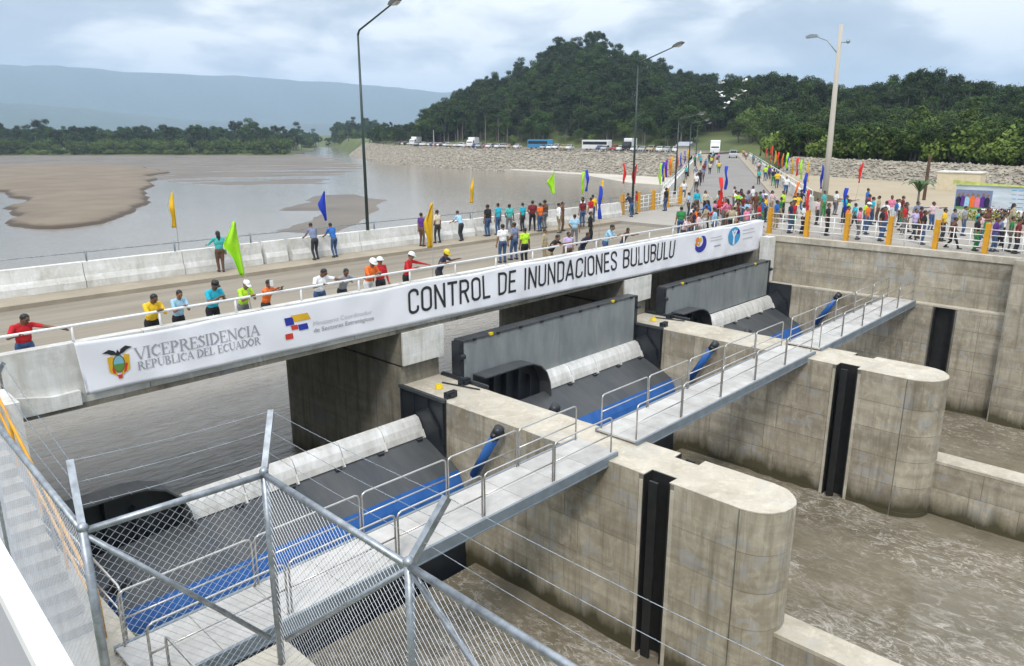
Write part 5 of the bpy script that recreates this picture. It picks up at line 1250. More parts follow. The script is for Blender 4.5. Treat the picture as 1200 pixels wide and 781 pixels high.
ORD = 'leftmost|second from left|third from left|fourth from left|fifth from left|sixth from left|seventh from left|eighth from left|ninth from left|tenth from left|eleventh from left|twelfth from left'.split('|')
def ordinal(i):
    if i < len(ORD): return ORD[i]
    tens = ['', '', 'twenty', 'thirty', 'forty', 'fifty', 'sixty', 'seventy', 'eighty', 'ninety']; teen = 'thirteenth fourteenth fifteenth sixteenth seventeenth eighteenth nineteenth'.split()
    n = i + 1
    if n < 20: w = teen[n - 13]
    else:
        u = ['', 'first', 'second', 'third', 'fourth', 'fifth', 'sixth', 'seventh', 'eighth', 'ninth'][n % 10]
        w = tens[n // 10] + '-' + u if u else tens[n // 10][:-1] + 'ieth'
    return w + ' from left'
def single_out(objs):
    by = {}
    for o in objs: by.setdefault(o['label'], []).append(o)
    for lab, v in by.items():
        if len(v) > 1:
            v.sort(key=lambda o: screen_x(o.matrix_world.translation if o.parent else o.location))
            for i, o in enumerate(v): o['label'] = lab + ', ' + (('left' if i == 0 else 'right') + ' of the two' if len(v) == 2 else ordinal(i))
single_out(PEOPLE)
# ------------------------------------------------------------------ flags
FLAGS = []
def flag(x, y, z, colour, h=2.2, ch=1.35, w=0.42, rz=0.0, lean=(0.0, 0.0), seed=0, where='', pole_m=None):
    t = thing('flag', f'{colour} flag on a thin pole {where}', 'flag', (x, y, z), 'flags of many colours', local=True)
    t.rotation_euler = (lean[0], lean[1], rz)
    MB().tube([(0, 0, 0), (0, 0, h)], [0.016, 0.010], 6).build('pole', pole_m or MATS['flag_pole'], t, True)
    rg = random.Random(seed * 13 + int(x * 7)); n, m_ = 16, 7; V, F = [], []; p1, p2 = rg.uniform(0, 6), rg.uniform(0, 6)
    for j in range(n + 1):
        v = j / n; z_ = h - 0.02 - ch * v
        wd = w * (min(1.0, 0.10 + 2.6 * v) if v < 0.35 else 1.0 - 0.62 * (v - 0.35) / 0.65); wd *= 1 + 0.10 * math.sin(v * 9 + p1)
        for i in range(m_ + 1):
            u = i / m_; fold = (0.085 * math.sin(u * 8 + v * 2.5 + p2) + 0.05 * math.sin(v * 6 + p1 - u * 3)) * min(1, u * 1.6)
            V.append((-0.012 - u * wd * (0.86 + 0.1 * math.sin(v * 4 + p2)), fold, z_ - u * wd * (0.30 - 0.25 * v) ))
    for j in range(n):
        for i in range(m_): a = j * (m_ + 1) + i; F.append((a, a + 1, a + m_ + 2, a + m_ + 1))
    o = MB().add(V, F).build('cloth', MATS['flag_' + colour], t, True)
    md = o.modifiers.new('thickness', 'SOLIDIFY'); md.thickness = 0.003
    FLAGS.append(t); return t
def sheer(m, c):
    # thin cloth lets light through
    N, L = m.node_tree.nodes, m.node_tree.links; out = N['Material Output']; b = N['Principled BSDF']
    tr = N.new('ShaderNodeBsdfTranslucent'); tr.inputs['Color'].default_value = tuple(c) + (1,)
    mx = N.new('ShaderNodeMixShader'); mx.inputs[0].default_value = 0.25
    L.new(b.outputs[0], mx.inputs[1]); L.new(tr.outputs[0], mx.inputs[2]); L.new(mx.outputs[0], out.inputs['Surface'])
mat('flag_pole', (0.42, 0.40, 0.36), 0.6, var=0.08)
for k, c in {'yellow': (.80, .50, .012), 'lime green': (.46, .84, .03), 'blue': (.02, .06, .52), 'red': (.80, .035, .03), 'violet': (.18, .04, .42), 'orange': (.82, .22, .02)}.items(): sheer(mat('flag_' + k, c, 0.75, var=0.05, scale=5, coord='object'), c)
NRL, FRL = 'tied to the near bridge rail', 'rising from the far parapet'
flag(9.42, 18.62, 7.62, 'lime green', 3.2, 1.45, .40, R(-15), (R(-3), R(-4)), 1, NRL)
flag(15.75, 18.62, 7.62, 'yellow', 3.25, 1.45, .42, R(-15), (0, R(2)), 2, NRL)
flag(34.9, 18.62, 7.62, 'red', 3.3, 1.5, .42, R(30), (0, R(8)), 3, NRL)
flag(29.6, 22.2, 7.47, 'blue', 3.1, 1.6, .40, R(40), (0, R(7)), 4, 'standing in the roadway')
for x, c, hh, rz, ww in ((12.25, 'yellow', 2.6, 40, .34), (19.15, 'blue', 2.3, -20, .36), (28.35, 'yellow', 2.5, 10, .34), (35.4, 'lime green', 2.6, -60, .55), (38.0, 'lime green', 2.5, 50, .3), (38.5, 'blue', 2.6, 40, .34), (40.2, 'yellow', 1.9, 20, .5), (42.5, 'red', 3.0, 50, .34), (43.6, 'red', 2.9, -40, .45)):
    flag(x, 29.95, 8.2 if x < 42 else 7.62, c, hh + (0 if x < 42 else .5), 1.35, ww, R(rz), (0, R(random.uniform(-5, 5))), int(x), FRL)
LR = 'along the left road parapet'
for s, c in ((4.5, 'lime green'), (7.5, 'blue'), (11, 'yellow'), (14, 'violet'), (18, 'orange'), (23, 'yellow'), (30, 'red'), (38, 'blue'), (48, 'violet'), (60, 'yellow')):
    p = road_pt(s, 5.75, PLAZA); flag(*p, c, 3.2, 1.6, .5, R(28 + random.uniform(-40, 40)), (0, R(random.uniform(-8, 8))), int(s), LR)
RR = 'along the right road parapet'
for s, c in ((0.5, 'blue'), (9, 'yellow'), (13, 'lime green'), (18, 'red'), (23, 'yellow'), (28, 'blue'), (34, 'orange'), (41, 'red'), (48, 'yellow'), (56, 'orange'), (66, 'red')):
    p = road_pt(s, -5.55, PLAZA); flag(*p, c, 3.3, 1.6, .5, R(28 + random.uniform(-40, 40)), (0, R(random.uniform(-8, 8))), int(s) + 40, RR)
PLZ = 'raised over the plaza crowd'
for x, y, c, hh in ((40.35, 16.25, 'red', 2.5), (50.2, 20.6, 'blue', 2.9), (43.6, 15.6, 'blue', 2.5), (52.4, 18.2, 'red', 3.6), (66, 29, 'lime green', 3.8), (76, 35, 'red', 4.2), (46.4, 19.6, 'orange', 2.5), (40.6, 21.4, 'blue', 3.6)):
    flag(x, y, PLAZA, c, hh, 1.35, .42, R(random.uniform(-40, 40)), (0, R(random.uniform(-6, 10))), int(x), PLZ)
single_out(FLAGS)

# ------------------------------------------------------------------ railings of the plaza
def post_railing(p, q, n, label):
    p, q = Vector(p), Vector(q); t = thing('post_railing', label, 'railing', tuple(p), 'railings with yellow posts'); d = (q - p).normalized(); nn = Vector((-d.y, d.x, 0))
    for i in range(n):
        c = p.lerp(q, i / (n - 1)); b = MB()
        # tapered flat post
        for (w0, w1, z0, z1) in ((0.30, 0.20, 0.0, 1.42),):
            v = []
            for z, w in ((z0, w0), (z1, w1)):
                for a, b_ in ((-.5, -.5), (.5, -.5), (.5, .5), (-.5, .5)): v.append(tuple(c + d * a * 0.20 + nn * b_ * w + Vector((0, 0, z))))
            b.add(v, [(3, 2, 1, 0), (4, 5, 6, 7), (0, 1, 5, 4), (1, 2, 6, 5), (2, 3, 7, 6), (3, 0, 4, 7)])
        b.build('yellow_post', YEL, t)
        if i < n - 1:
            c2 = p.lerp(q, (i + 1) / (n - 1))
            for f in (0.35, 0.68):
                k = c.lerp(c2, f); MB().tube([k, k + Vector((0, 0, 1.12))], 0.022, 6).build('thin_post', WHITE, t, True)
            for z in (0.30, 0.58, 0.86, 1.12): MB().tube([c + Vector((0, 0, z)), c2 + Vector((0, 0, z))], 0.024, 6).build('rail', WHITE, t, True)
post_railing((40.15, 18.3, PLAZA), (39.75, -7.0, PLAZA), 13, 'railing with yellow posts and white rails along the plaza wall')
post_railing((42.6, 30.05, PLAZA), (51.5, 30.9, PLAZA), 5, 'short railing with yellow posts at the far corner of the bridge')

# ------------------------------------------------------------------ road parapets
def road_parapet(t0, s0, s1, label):
    p = road_pt(s0, t0, PLAZA); t = thing('road_parapet', label, 'parapet', p, 'white parapets of the road')
    for a, b in split_len(s0, s1, 3.4):
        poly = [road_pt(a + .05, t0 - .14)[:2], road_pt(b - .05, t0 - .14)[:2], road_pt(b - .05, t0 + .14)[:2], road_pt(a + .05, t0 + .14)[:2]]
        MB().prism(poly, PLAZA - .1, PLAZA + 1.0).build('parapet_block', CON_WHITE, t)
        po = road_pt(a, t0); MB().tube([(po[0], po[1], PLAZA + .9), (po[0], po[1], PLAZA + 1.45)], .04, 6).build('rail_post', WHITE, t)
    MB().tube([road_pt(s0, t0, PLAZA + 1.42), road_pt(s1, t0, PLAZA + 1.42)], 0.03, 6).build('rail', WHITE, t, True)
road_parapet(5.45, 3.5, 140, 'white parapet on the river side of the road')
road_parapet(-5.25, 2.0, 120, 'white parapet on the inland side of the road')

# ------------------------------------------------------------------ street lamps
LGREEN = mat('lamp_green', (0.035, 0.055, 0.05), 0.4, 0.2, var=0.1)
LHEAD = mat('lamp_head_grey', (0.12, 0.12, 0.12), 0.5, var=0.1)
LGLASS = mat('lamp_glass', (0.5, 0.5, 0.46), 0.2, var=0.02)
def lamp(x, y, z, arm_dir, label, h=9.75, reach=2.5, rise=0.95):
    t = thing('street_lamp', label, 'street lamp', (x, y, z), 'green street lamps', local=True)
    t.rotation_euler = (0, 0, math.atan2(arm_dir[1], arm_dir[0]))
    MB().tube([(0, 0, 0), (0, 0, h * .5), (0, 0, h)], [0.085, 0.068, 0.045], 10).build('pole', LGREEN, t, True)
    MB().box(-.17, .17, -.17, .17, 0, 0.04).tube([(0, 0, .04), (0, 0, .45)], [.14, .12], 8).build('base', LGREEN, t)
    MB().tube([(0, 0, h - .05), (0.12, 0, h + .14), (reach * .5, 0, h + rise * .55), (reach, 0, h + rise)], [0.05, .045, .04, .035], 8).build('arm', LGREEN, t, True)
    a = math.atan2(rise * .45, reach * .5); hd = MB()
    c, s = math.cos(a), math.sin(a)
    prof = [(0, -.02), (.1, .06), (.42, .10), (.72, .05), (.80, -.03), (.62, -.10), (.2, -.10)]
    hd.prism([(reach - .1 + u * c - v * s, h + rise + u * s + v * c) for u, v in prof], -.14, .14, 'y'); hdo = hd.build('lamp_head', LHEAD, t)
    MB().prism([(reach - .1 + u * c - v * s, h + rise + u * s + v * c) for u, v in ((.24, -.10), (.6, -.10), (.54, -.16), (.30, -.16))], -.11, .11, 'y').build('lens', LGLASS, hdo)
lamp(21.2, 29.72, SIDEZ, (0, -1), 'tall green street lamp on the far parapet with its arm over the road')
lamp(43.0, 29.5, SIDEZ, (0.1, -1), 'green street lamp by the far corner of the bridge')
for k, s in enumerate((13.0, 44, 76)):
    p = road_pt(s, 5.0, PLAZA + .1); lamp(*p, (RN * -1).xy, ('nearest', 'middle', 'farthest')[k] + ' green street lamp on the road to the hill', 6.4, 1.6, .5)
t = thing('utility_pole', 'leaning concrete utility pole with a lamp arm in the plaza crowd', 'utility pole', (52, 20, PLAZA))
MB().tube([(52.0, 20.0, 7.5), (52.0, 20.02, 13), (52.0, 20.10, 19.8)], [0.22, .18, .12], 12).build('pole', CON_WHITE if False else PALE, t, True)
MB().tube([(52, 20.1, 18.0), (52, 20.9, 18.9), (52, 21.7, 19.25)], .035, 7).build('lamp_arm', STEEL, t, True)
MB().prism([(21.5, 19.17), (21.6, 19.34), (22.0, 19.38), (22.35, 19.27), (22.3, 19.14)], 51.88, 52.12, 'x').build('lamp_head', STEEL, t)
MB().tube([(52, 19.6, 18.7), (52, 20.2, 18.75)], .04, 6).ball((52, 19.55, 18.75), .14, 8, 6).build('bracket', STEEL, t)

# ------------------------------------------------------------------ hoarding, stake, planter, palm beside the plaza
t = thing('info_hoarding', 'wide printed hoarding with a group picture beside the plaza', 'hoarding', (56.5, 10, PLAZA))
hx = 56.6
box_part('panel', mat('hoarding_print', (0.52, 0.58, 0.62), 0.5, var=0.12, scale=0.7, stretch=(1, 1, 4)), t, hx, hx + 0.06, 2.0, 13.2, 8.1, 9.75)
MB().add([(hx - .1, 13.4, 9.78), (hx - .1, 2.0, 9.70), (hx - .02, 2.0, 9.88), (hx - .02, 9.0, 9.84), (hx - .02, 11.5, 9.92), (hx - .02, 13.4, 10.06)], [(0, 1, 2, 3, 4, 5)]).build('green_edge', mat('hoarding_green', (0.36, 0.40, 0.10), 0.7, var=0.2), t)
for k, (y, c) in enumerate(((12.95, 'navy'), (12.72, 'purple'), (12.45, 'light blue'), (12.15, 'orange'), (11.85, 'pink'), (11.55, 'purple'), (11.3, 'navy'))):
    pf = MB(); pf.prism([(y - .13, 8.35), (y + .13, 8.35), (y + .15, 8.85 + .06 * (k % 2)), (y + .07, 9.0 + .06 * (k % 2)), (y - .07, 9.0 + .06 * (k % 2)), (y - .15, 8.85 + .06 * (k % 2))], hx - 0.012, hx - .003, 'x').build('printed_figure', MATS['shirt_' + c.replace(' ', '_')], t)
    MB().prism(oval(y, 9.11 + .06 * (k % 2), .075, .11, 10), hx - .014, hx - .003, 'x').build('printed_head', MATS['skin_tan'], t)
box_part('printed_backdrop', MATS['shirt_slate_blue'], t, hx - .002, hx - .0005, 11.05, 13.15, 8.2, 9.45)
box_part('printed_turf', INKV, t, hx - .010, hx - .002, 11.05, 13.1, 8.2, 8.40)
for k in range(5):
    zz = 9.5 - k * 0.26
    for i in range(16): MB().box(hx - .008, hx - .002, 3.0 + i * .45, 3.0 + i * .45 + random.uniform(.2, .38), zz, zz + 0.05).build('printed_line', INKG if k % 2 else INKC, t)
for y in (2.2, 7.5, 13.0): box_part('frame_post', STEEL, t, hx + .07, hx + .15, y - .05, y + .05, PLAZA - .05, 9.9)
tb = thing('counter_table', 'long white topped table in front of the hoarding', 'table', (54.5, 8, PLAZA))
box_part('table_top', WHITE, tb, 54.1, 55.0, 4.0, 11.2, 8.36, 8.42)
for y in (4.3, 7.6, 10.9):
    for x in (54.2, 54.9): box_part('leg', STEEL, tb, x - .03, x + .03, y - .03, y + .03, PLAZA, 8.36)
t = thing('timber_stake', 'slim brown timber post on the beige forecourt', 'post', (70, 18.6, 7.6))
MB().tube([(70, 18.6, 7.5), (70.02, 18.6, 11.2)], [.14, .12], 8).build('shaft', mat('timber_brown', (.10, .06, .04), .9, var=.2), t)
t = thing('site_cabin', 'pale cream flat walled cabin on the beige forecourt', 'cabin', (84, 21, 7.6))
box_part('wall', mat('cream_wall', (.62, .54, .38), .8, var=.05), t, 84, 86, 17.6, 21.4, 7.55, 9.3)
box_part('roof', CON_WHITE, t, 83.9, 86.1, 17.5, 21.5, 9.3, 9.42)

# ------------------------------------------------------------------ vehicles
GLASS = mat('vehicle_glass', (0.015, 0.018, 0.02), 0.15, var=0.1); TYRE = mat('tyre_rubber', (0.012, 0.012, 0.012), 0.9, var=0.1)
PAINT = {k: mat('car_' + k, c, 0.3, var=0.03, coord='object') for k, c in {'white': (.75, .75, .74), 'silver': (.42, .43, .44), 'red': (.35, .02, .02), 'blue': (.02, .06, .2), 'black': (.012, .012, .014), 'beige': (.48, .38, .22), 'yellow': (.7, .42, .02), 'sky blue': (.05, .23, .42)}.items()}
CARM = {}
def vehicle(kind, x, y, z, rz, colour, label):
    t = thing({'car': 'parked_car', 'pickup': 'pickup_truck', 'bus': 'bus', 'truck': 'truck'}[kind], label, 'car' if kind == 'car' else kind, (x, y, z), 'vehicles parked on the far bank', local=True)
    t.rotation_euler = (0, 0, rz)
    if kind not in CARM:
        d = {}
        if kind == 'car':
            L_, W = 4.3, 1.75; body = [(-2.15, .35), (-2.15, .85), (-2.0, .95), (-1.0, 1.0), (1.1, 1.0), (1.95, .88), (2.15, .7), (2.15, .35)]; cab = [(-1.75, .98), (-1.25, 1.48), (.35, 1.50), (1.15, .99)]; glass = [(-1.52, 1.02), (-1.18, 1.42), (.30, 1.44), (.92, 1.02)]
        elif kind == 'pickup':
            L_, W = 5.1, 1.8; body = [(-2.55, .45), (-2.55, 1.05), (.9, 1.08), (2.2, 1.02), (2.5, .85), (2.5, .45)]; cab = [(-.75, 1.07), (-.6, 1.72), (.55, 1.72), (1.2, 1.07)]; glass = [(-.55, 1.12), (-.48, 1.62), (.48, 1.62), (.95, 1.12)]
        elif kind == 'bus':
            L_, W = 9.6, 2.45; body = [(-4.8, .4), (-4.8, 2.95), (-4.6, 3.1), (4.6, 3.1), (4.78, 2.9), (4.8, .4)]; cab = None; glass = [(-4.5, 1.65), (-4.5, 2.6), (4.45, 2.6), (4.45, 1.65)]
        else:
            L_, W = 7.5, 2.4; body = [(-3.7, .9), (-3.7, 1.2), (1.6, 1.2), (1.6, 2.6), (2.0, 2.75), (3.0, 2.7), (3.4, 1.7), (3.6, 1.5), (3.6, .55), (1.6, .55), (1.6, .9)]; cab = None; glass = [(1.9, 1.75), (2.0, 2.45), (2.85, 2.45), (3.15, 1.75)]
        d['body'] = MB().prism(body, -W / 2, W / 2, 'y').mesh('body', WHITE)
        if cab: d['cabin'] = MB().prism(cab, -W / 2 + .12, W / 2 - .12, 'y').mesh('cabin', WHITE)
        g = W / 2 - .10 if cab else W / 2 + .012
        d['side_glass'] = MB().prism(glass, -g, g, 'y').mesh('side_glass', GLASS)
        fx = {'car': (0.42, 1.22, 1.05, 1.43), 'pickup': (.6, 1.24, 1.12, 1.64), 'bus': (4.70, 4.83, 1.5, 2.8), 'truck': (2.9, 3.46, 1.75, 2.5)}[kind]
        d['windscreen'] = MB().prism([(fx[0], fx[3]), (fx[1], fx[2]), (fx[1] + .02, fx[2] + .02), (fx[0] + .06, fx[3] + .02)] if kind != 'bus' else [(4.74, 1.5), (4.74, 2.8), (4.80, 2.8), (4.83, 1.5)], -W / 2 + .2, W / 2 - .2, 'y').mesh('windscreen', GLASS)
        if kind == 'truck': d['cargo_canopy'] = MB().prism([(-3.8, 1.2), (-3.8, 3.5), (-3.6, 3.7), (1.2, 3.7), (1.4, 3.5), (1.4, 1.2)], -1.25, 1.25, 'y').mesh('cargo_canopy', PAINT['white'])
        d['wheel'] = MB().tube([(0, -.11, 0), (0, .11, 0)], .33 if kind in ('car', 'pickup') else .48, 14).tube([(0, -.118, 0), (0, .118, 0)], .16, 8).mesh('wheel', TYRE)
        d['headlight'] = MB().box(0, .03, -.16, .16, -.07, .07).mesh('headlight', LGLASS)
        d['WL'] = (W, L_); CARM[kind] = d
    d = CARM[kind]; W, L_ = d['WL']
    for nm in ('body', 'cabin', 'side_glass', 'windscreen', 'cargo_canopy'):
        if nm in d:
            o = link(nm, d[nm], t)
            if nm in ('body', 'cabin'): o.material_slots[0].link = 'OBJECT'; o.material_slots[0].material = PAINT[colour]
    r = .33 if kind in ('car', 'pickup') else .48
    for sx in (-.31, .31):
        for sy in (-1, 1): o = link('wheel', d['wheel'], t); o.location = (L_ * sx, sy * (W / 2 - .12), r)
    for sy in (-1, 1): o = link('headlight', d['headlight'], t); o.location = ({'car': 2.13, 'pickup': 2.48, 'bus': 4.79, 'truck': 3.59}[kind], sy * W * .33, .72 if kind != 'bus' else .8)
    return t
VEH = []
PK = np.array([(188, 104), (195, 155), (199, 205), (215, 258), (236, 308)], float)
PKc = np.concatenate([[0], np.cumsum(np.linalg.norm(np.diff(PK, axis=0), axis=1))])
def pk(s): return np.interp(s, PKc, PK[:, 0]), np.interp(s, PKc, PK[:, 1])
seq = ['white', 'silver', 'white', 'beige', 'silver', 'white', 'black', 'white', 'red', 'silver', 'blue', 'white', 'beige', 'white']
s = 12.0; k = 0
while s < 196:
    x, y = pk(s)
    if 44 < s < 54: vehicle('bus', x + 1.5, y, 8.02, R(95), 'white', 'long white bus parked on the far bank'); s = 56; continue
    if 70 < s < 80: vehicle('bus', x, y, 8.02, R(88), 'sky blue', 'blue bus parked on the far bank among the cars'); s = 82; continue
    VEH.append(vehicle('truck' if k % 19 == 6 else ('pickup' if k % 5 == 3 else 'car'), x + random.uniform(-.8, .8), y, 8.02, R(200 + random.uniform(-8, 8)), seq[k % len(seq)], f"{seq[k % len(seq)]} {'truck' if k % 19 == 6 else ('pickup' if k % 5 == 3 else 'car')} parked above the stone bank"))
    s += random.uniform(2.5, 3.3) if s < 150 else random.uniform(2.8, 5.0); k += 1
single_out(VEH)
p = road_pt(158, 2.2, PLAZA + .012); vehicle('truck', *p, R(208), 'white', 'white truck with a tall canopy where the road meets the hill')
p = road_pt(128, -2.0, PLAZA + .012); vehicle('pickup', *p, R(208), 'silver', 'silver pickup standing on the far end of the road')
for k, (s, tt, nm, lab) in enumerate(((146, 9.5, 'hut', 'small grey roofed hut beside the far end of the road'),)):
    x, y, z = road_pt(s, tt, PLAZA); t = thing('roadside_hut', lab, 'hut', (x, y, z))
    box_part('wall', PALE, t, x - 1.5, x + 1.5, y - 1.5, y + 1.5, z - .1, z + 2.4)
    MB().prism([(x - 2, z + 2.4), (x + 2, z + 2.4), (x, z + 3.4)], y - 2, y + 2, 'y').build('roof', STEEL, t)
# parking lamp post near the cars
t = thing('marker_post', 'pale post standing among the parked cars', 'post', (206, 240, 8)); MB().tube([(206, 240, 7.8), (206, 240, 14.5)], [.18, .12], 8).build('shaft', PALE, t)
# ------------------------------------------------------------------ trees
def leafmat(name, c, c2, objvar=0.5):
    m = mat(name, c, 0.7, var=0.3, scale=0.35, c2=c2, objvar=objvar, coord='world', spec=0.25)
    return m
LEAF_D = leafmat('leaves_dark', (0.010, 0.026, 0.005), (0.034, 0.066, 0.012)); LEAF_M = leafmat('leaves_mid', (0.017, 0.042, 0.007), (0.052, 0.094, 0.016)); LEAF_L = leafmat('leaves_light', (0.042, 0.080, 0.012), (0.105, 0.155, 0.030), 0.4)
LEAF_G = leafmat('leaves_bright', (0.070, 0.120, 0.016), (0.145, 0.195, 0.036), 0.3)
BARK = mat('bark_pale', (0.16, 0.14, 0.11), 0.9, var=0.2, scale=2)
def crown_mesh(name, lobes, nleaf, size, m, seed):
    """Leaf-sized faces spread through several lobes, thinner inside, so gaps stay open."""
    rg = np.random.default_rng(seed); L_ = np.array(lobes); vol = L_[:, 3] ** 2; pick = rg.choice(len(L_), nleaf, p=vol / vol.sum())
    d = rg.normal(size=(nleaf, 3)); d /= np.linalg.norm(d, axis=1)[:, None]
    rr = rg.uniform(0.45, 1.0, nleaf) ** 0.6 * (1 + 0.22 * rg.normal(size=nleaf))
    c = L_[pick, :3] + d * (L_[pick, 3] * rr)[:, None] * np.array([1, 1, 0.78])
    nrm = d + rg.normal(scale=0.55, size=(nleaf, 3)) + np.array([0, 0, 0.35]); nrm /= np.linalg.norm(nrm, axis=1)[:, None]
    a = np.cross(nrm, rg.normal(size=(nleaf, 3))); a /= np.linalg.norm(a, axis=1)[:, None]; b = np.cross(nrm, a)
    s = size * rg.uniform(0.6, 1.25, nleaf)[:, None]
    v = np.stack([c - a * s * .5, c + b * s * .32 + a * s * .05, c + a * s * .55, c - b * s * .32 + a * s * .05], 1).reshape(-1, 3)
    me = bpy.data.meshes.new(name); me.from_pydata(v.tolist(), [], np.arange(nleaf * 4).reshape(-1, 4).tolist()); me.materials.append(m)
    return me
def trunk_mesh(name, h, r, lobes, seed):
    rg = random.Random(seed); b = MB(); top = (rg.uniform(-.3, .3), rg.uniform(-.3, .3), h)
    b.tube([(0, 0, -.8), (rg.uniform(-.1, .1), rg.uniform(-.1, .1), h * .5), top], [r * 1.25, r * .85, r * .5], 7)
    for l in lobes[:6]: b.tube([(top[0] * .7, top[1] * .7, h * rg.uniform(.55, .9)), ((top[0] + l[0]) * .5, (top[1] + l[1]) * .5, (h + l[2]) * .5), (l[0], l[1], l[2])], [r * .42, r * .3, r * .12], 5)
    return b.mesh(name, BARK, True)
def lobes_for(kind, seed):
    rg = random.Random(seed)
    if kind == 'round': return [(rg.uniform(-3.2, 3.2), rg.uniform(-3.2, 3.2), rg.uniform(4.2, 9.8), rg.uniform(.7, 2.1)) for _ in range(16)]
    if kind == 'tall': return [(rg.uniform(-2.2, 2.2), rg.uniform(-2.2, 2.2), rg.uniform(6.0, 14.0), rg.uniform(.6, 1.7)) for _ in range(15)]
    if kind == 'umbrella': return [(rg.uniform(-3.4, 3.4), rg.uniform(-3.4, 3.4), rg.uniform(9.8, 12.8), rg.uniform(.6, 1.4)) for _ in range(12)]
    if kind == 'bush': return [(rg.uniform(-1.6, 1.6), rg.uniform(-1.6, 1.6), rg.uniform(.7, 2.4), rg.uniform(.8, 1.4)) for _ in range(7)]
    if kind == 'slim': return [(rg.uniform(-.7, .7), rg.uniform(-.7, .7), rg.uniform(3.5, 9.5), rg.uniform(.6, 1.1)) for _ in range(9)]
KINDS = [('round', LEAF_M, 2400, .50, 5.0, .28), ('round', LEAF_D, 2400, .50, 5.4, .28), ('tall', LEAF_D, 2200, .50, 9.0, .26), ('umbrella', LEAF_D, 1500, .5, 10.5, .24), ('bush', LEAF_G, 900, .42, 1.0, .10), ('slim', LEAF_L, 1000, .44, 6.0, .14), ('round', LEAF_L, 2200, .5, 4.6, .24), ('tall', LEAF_M, 2200, .5, 9.0, .26)]
TREE = []
for i, (kd, lm, nl, sz, hh, rr) in enumerate(KINDS):
    lb = lobes_for(kd, 50 + i); TREE.append((kd, crown_mesh('crown', lb, nl, sz, lm, 90 + i), trunk_mesh('trunk', hh, rr, lb, 30 + i)))
def ground_z(x, y): return float(terrain_z(np.array([x]), np.array([y]))[0])
# ---- the mass of the wood: instances on points
proto = bpy.data.collections.new('tree_kinds')
for i, (kd, cm, tm) in enumerate(TREE):
    b = bpy.data.meshes.new('tree_kind'); v = [tuple(q.co) for q in cm.vertices]; f = [tuple(p.vertices) for p in cm.polygons]; n0 = len(v)
    v += [tuple(q.co) for q in tm.vertices]; f2 = [tuple(n0 + k for k in p.vertices) for p in tm.polygons]
    b.from_pydata(v, [], f + f2); b.materials.append(cm.materials[0]); b.materials.append(BARK); b.polygons.foreach_set('material_index', [0] * len(f) + [1] * len(f2))
    o = bpy.data.objects.new('tree_kind_%02d' % i, b); proto.objects.link(o)
def wood(name, pts, label, cat):
    """pts: x, y, z, kind index, scale, turn"""
    P = np.array(pts); me = bpy.data.meshes.new(name); me.from_pydata(P[:, :3].tolist(), [], [])
    for nm, c, ty in (('kind', 3, 'INT'), ('size', 4, 'FLOAT'), ('turn', 5, 'FLOAT')):
        a = me.attributes.new(nm, ty, 'POINT'); a.data.foreach_set('value', P[:, c].astype(int if ty == 'INT' else float))
    o = link(name, me); tag(o, label, cat, kind='stuff')
    ng = bpy.data.node_groups.new(name, 'GeometryNodeTree'); ng.interface.new_socket('Geometry', in_out='INPUT', socket_type='NodeSocketGeometry'); ng.interface.new_socket('Geometry', in_out='OUTPUT', socket_type='NodeSocketGeometry')
    N, L = ng.nodes, ng.links; gi = N.new('NodeGroupInput'); go = N.new('NodeGroupOutput')
    ci = N.new('GeometryNodeCollectionInfo'); ci.inputs['Collection'].default_value = proto; ci.inputs['Separate Children'].default_value = True; ci.inputs['Reset Children'].default_value = True
    ip = N.new('GeometryNodeInstanceOnPoints'); ip.inputs['Pick Instance'].default_value = True
    def attr(nm, ty): a = N.new('GeometryNodeInputNamedAttribute'); a.data_type = ty; a.inputs['Name'].default_value = nm; return a.outputs['Attribute']
    cx_ = N.new('ShaderNodeCombineXYZ'); L.new(attr('turn', 'FLOAT'), cx_.inputs['Z'])
    L.new(gi.outputs[0], ip.inputs['Points']); L.new(ci.outputs[0], ip.inputs['Instance']); L.new(attr('kind', 'INT'), ip.inputs['Instance Index'])
    L.new(cx_.outputs[0], ip.inputs['Rotation']); L.new(attr('size', 'FLOAT'), ip.inputs['Scale']); L.new(ip.outputs[0], go.inputs[0])
    md = o.modifiers.new('trees', 'NODES'); md.node_group = ng
    return o
rg = np.random.default_rng(5)
pts = []; n = 0
azs = rg.uniform(R(2), R(57.5), 5200); ts = rg.uniform(0, 1.08, 5200) ** 0.8
bd, rdg = base_d(azs), ridge_d(azs)
el_ = np.interp(azs, HILL_AZ, HILL_EL, left=-0.02, right=-0.024)
dd = np.where(azs > R(30.5), bd - 24, bd + 6) + (rdg - bd) * ts
X, Y = dd * np.cos(azs), dd * np.sin(azs); Z = terrain_z(X, Y)
okp = (Z > 7.5) & ~((azs > R(27.4)) & (azs < R(29.6)) & (dd < 285))
for x, y, z, t_, a in zip(X[okp], Y[okp], Z[okp], ts[okp], azs[okp]):
    if n >= 4200: break
    far_left = a > R(50)
    kd = int(rg.choice([0, 1, 2, 7, 6, 3, 4], p=[.26, .22, .17, .15, .08, .06, .06])) if t_ > .18 else int(rg.choice([0, 1, 6, 4, 5, 7], p=[.25, .12, .2, .2, .13, .10]))
    sc = rg.uniform(.5, 1.2) * (0.75 if (a < R(21) and t_ < .3) else 1.0) * (0.55 if far_left else 1.0)
    pts.append((x, y, z, kd, sc, rg.uniform(0, 6.28))); n += 1
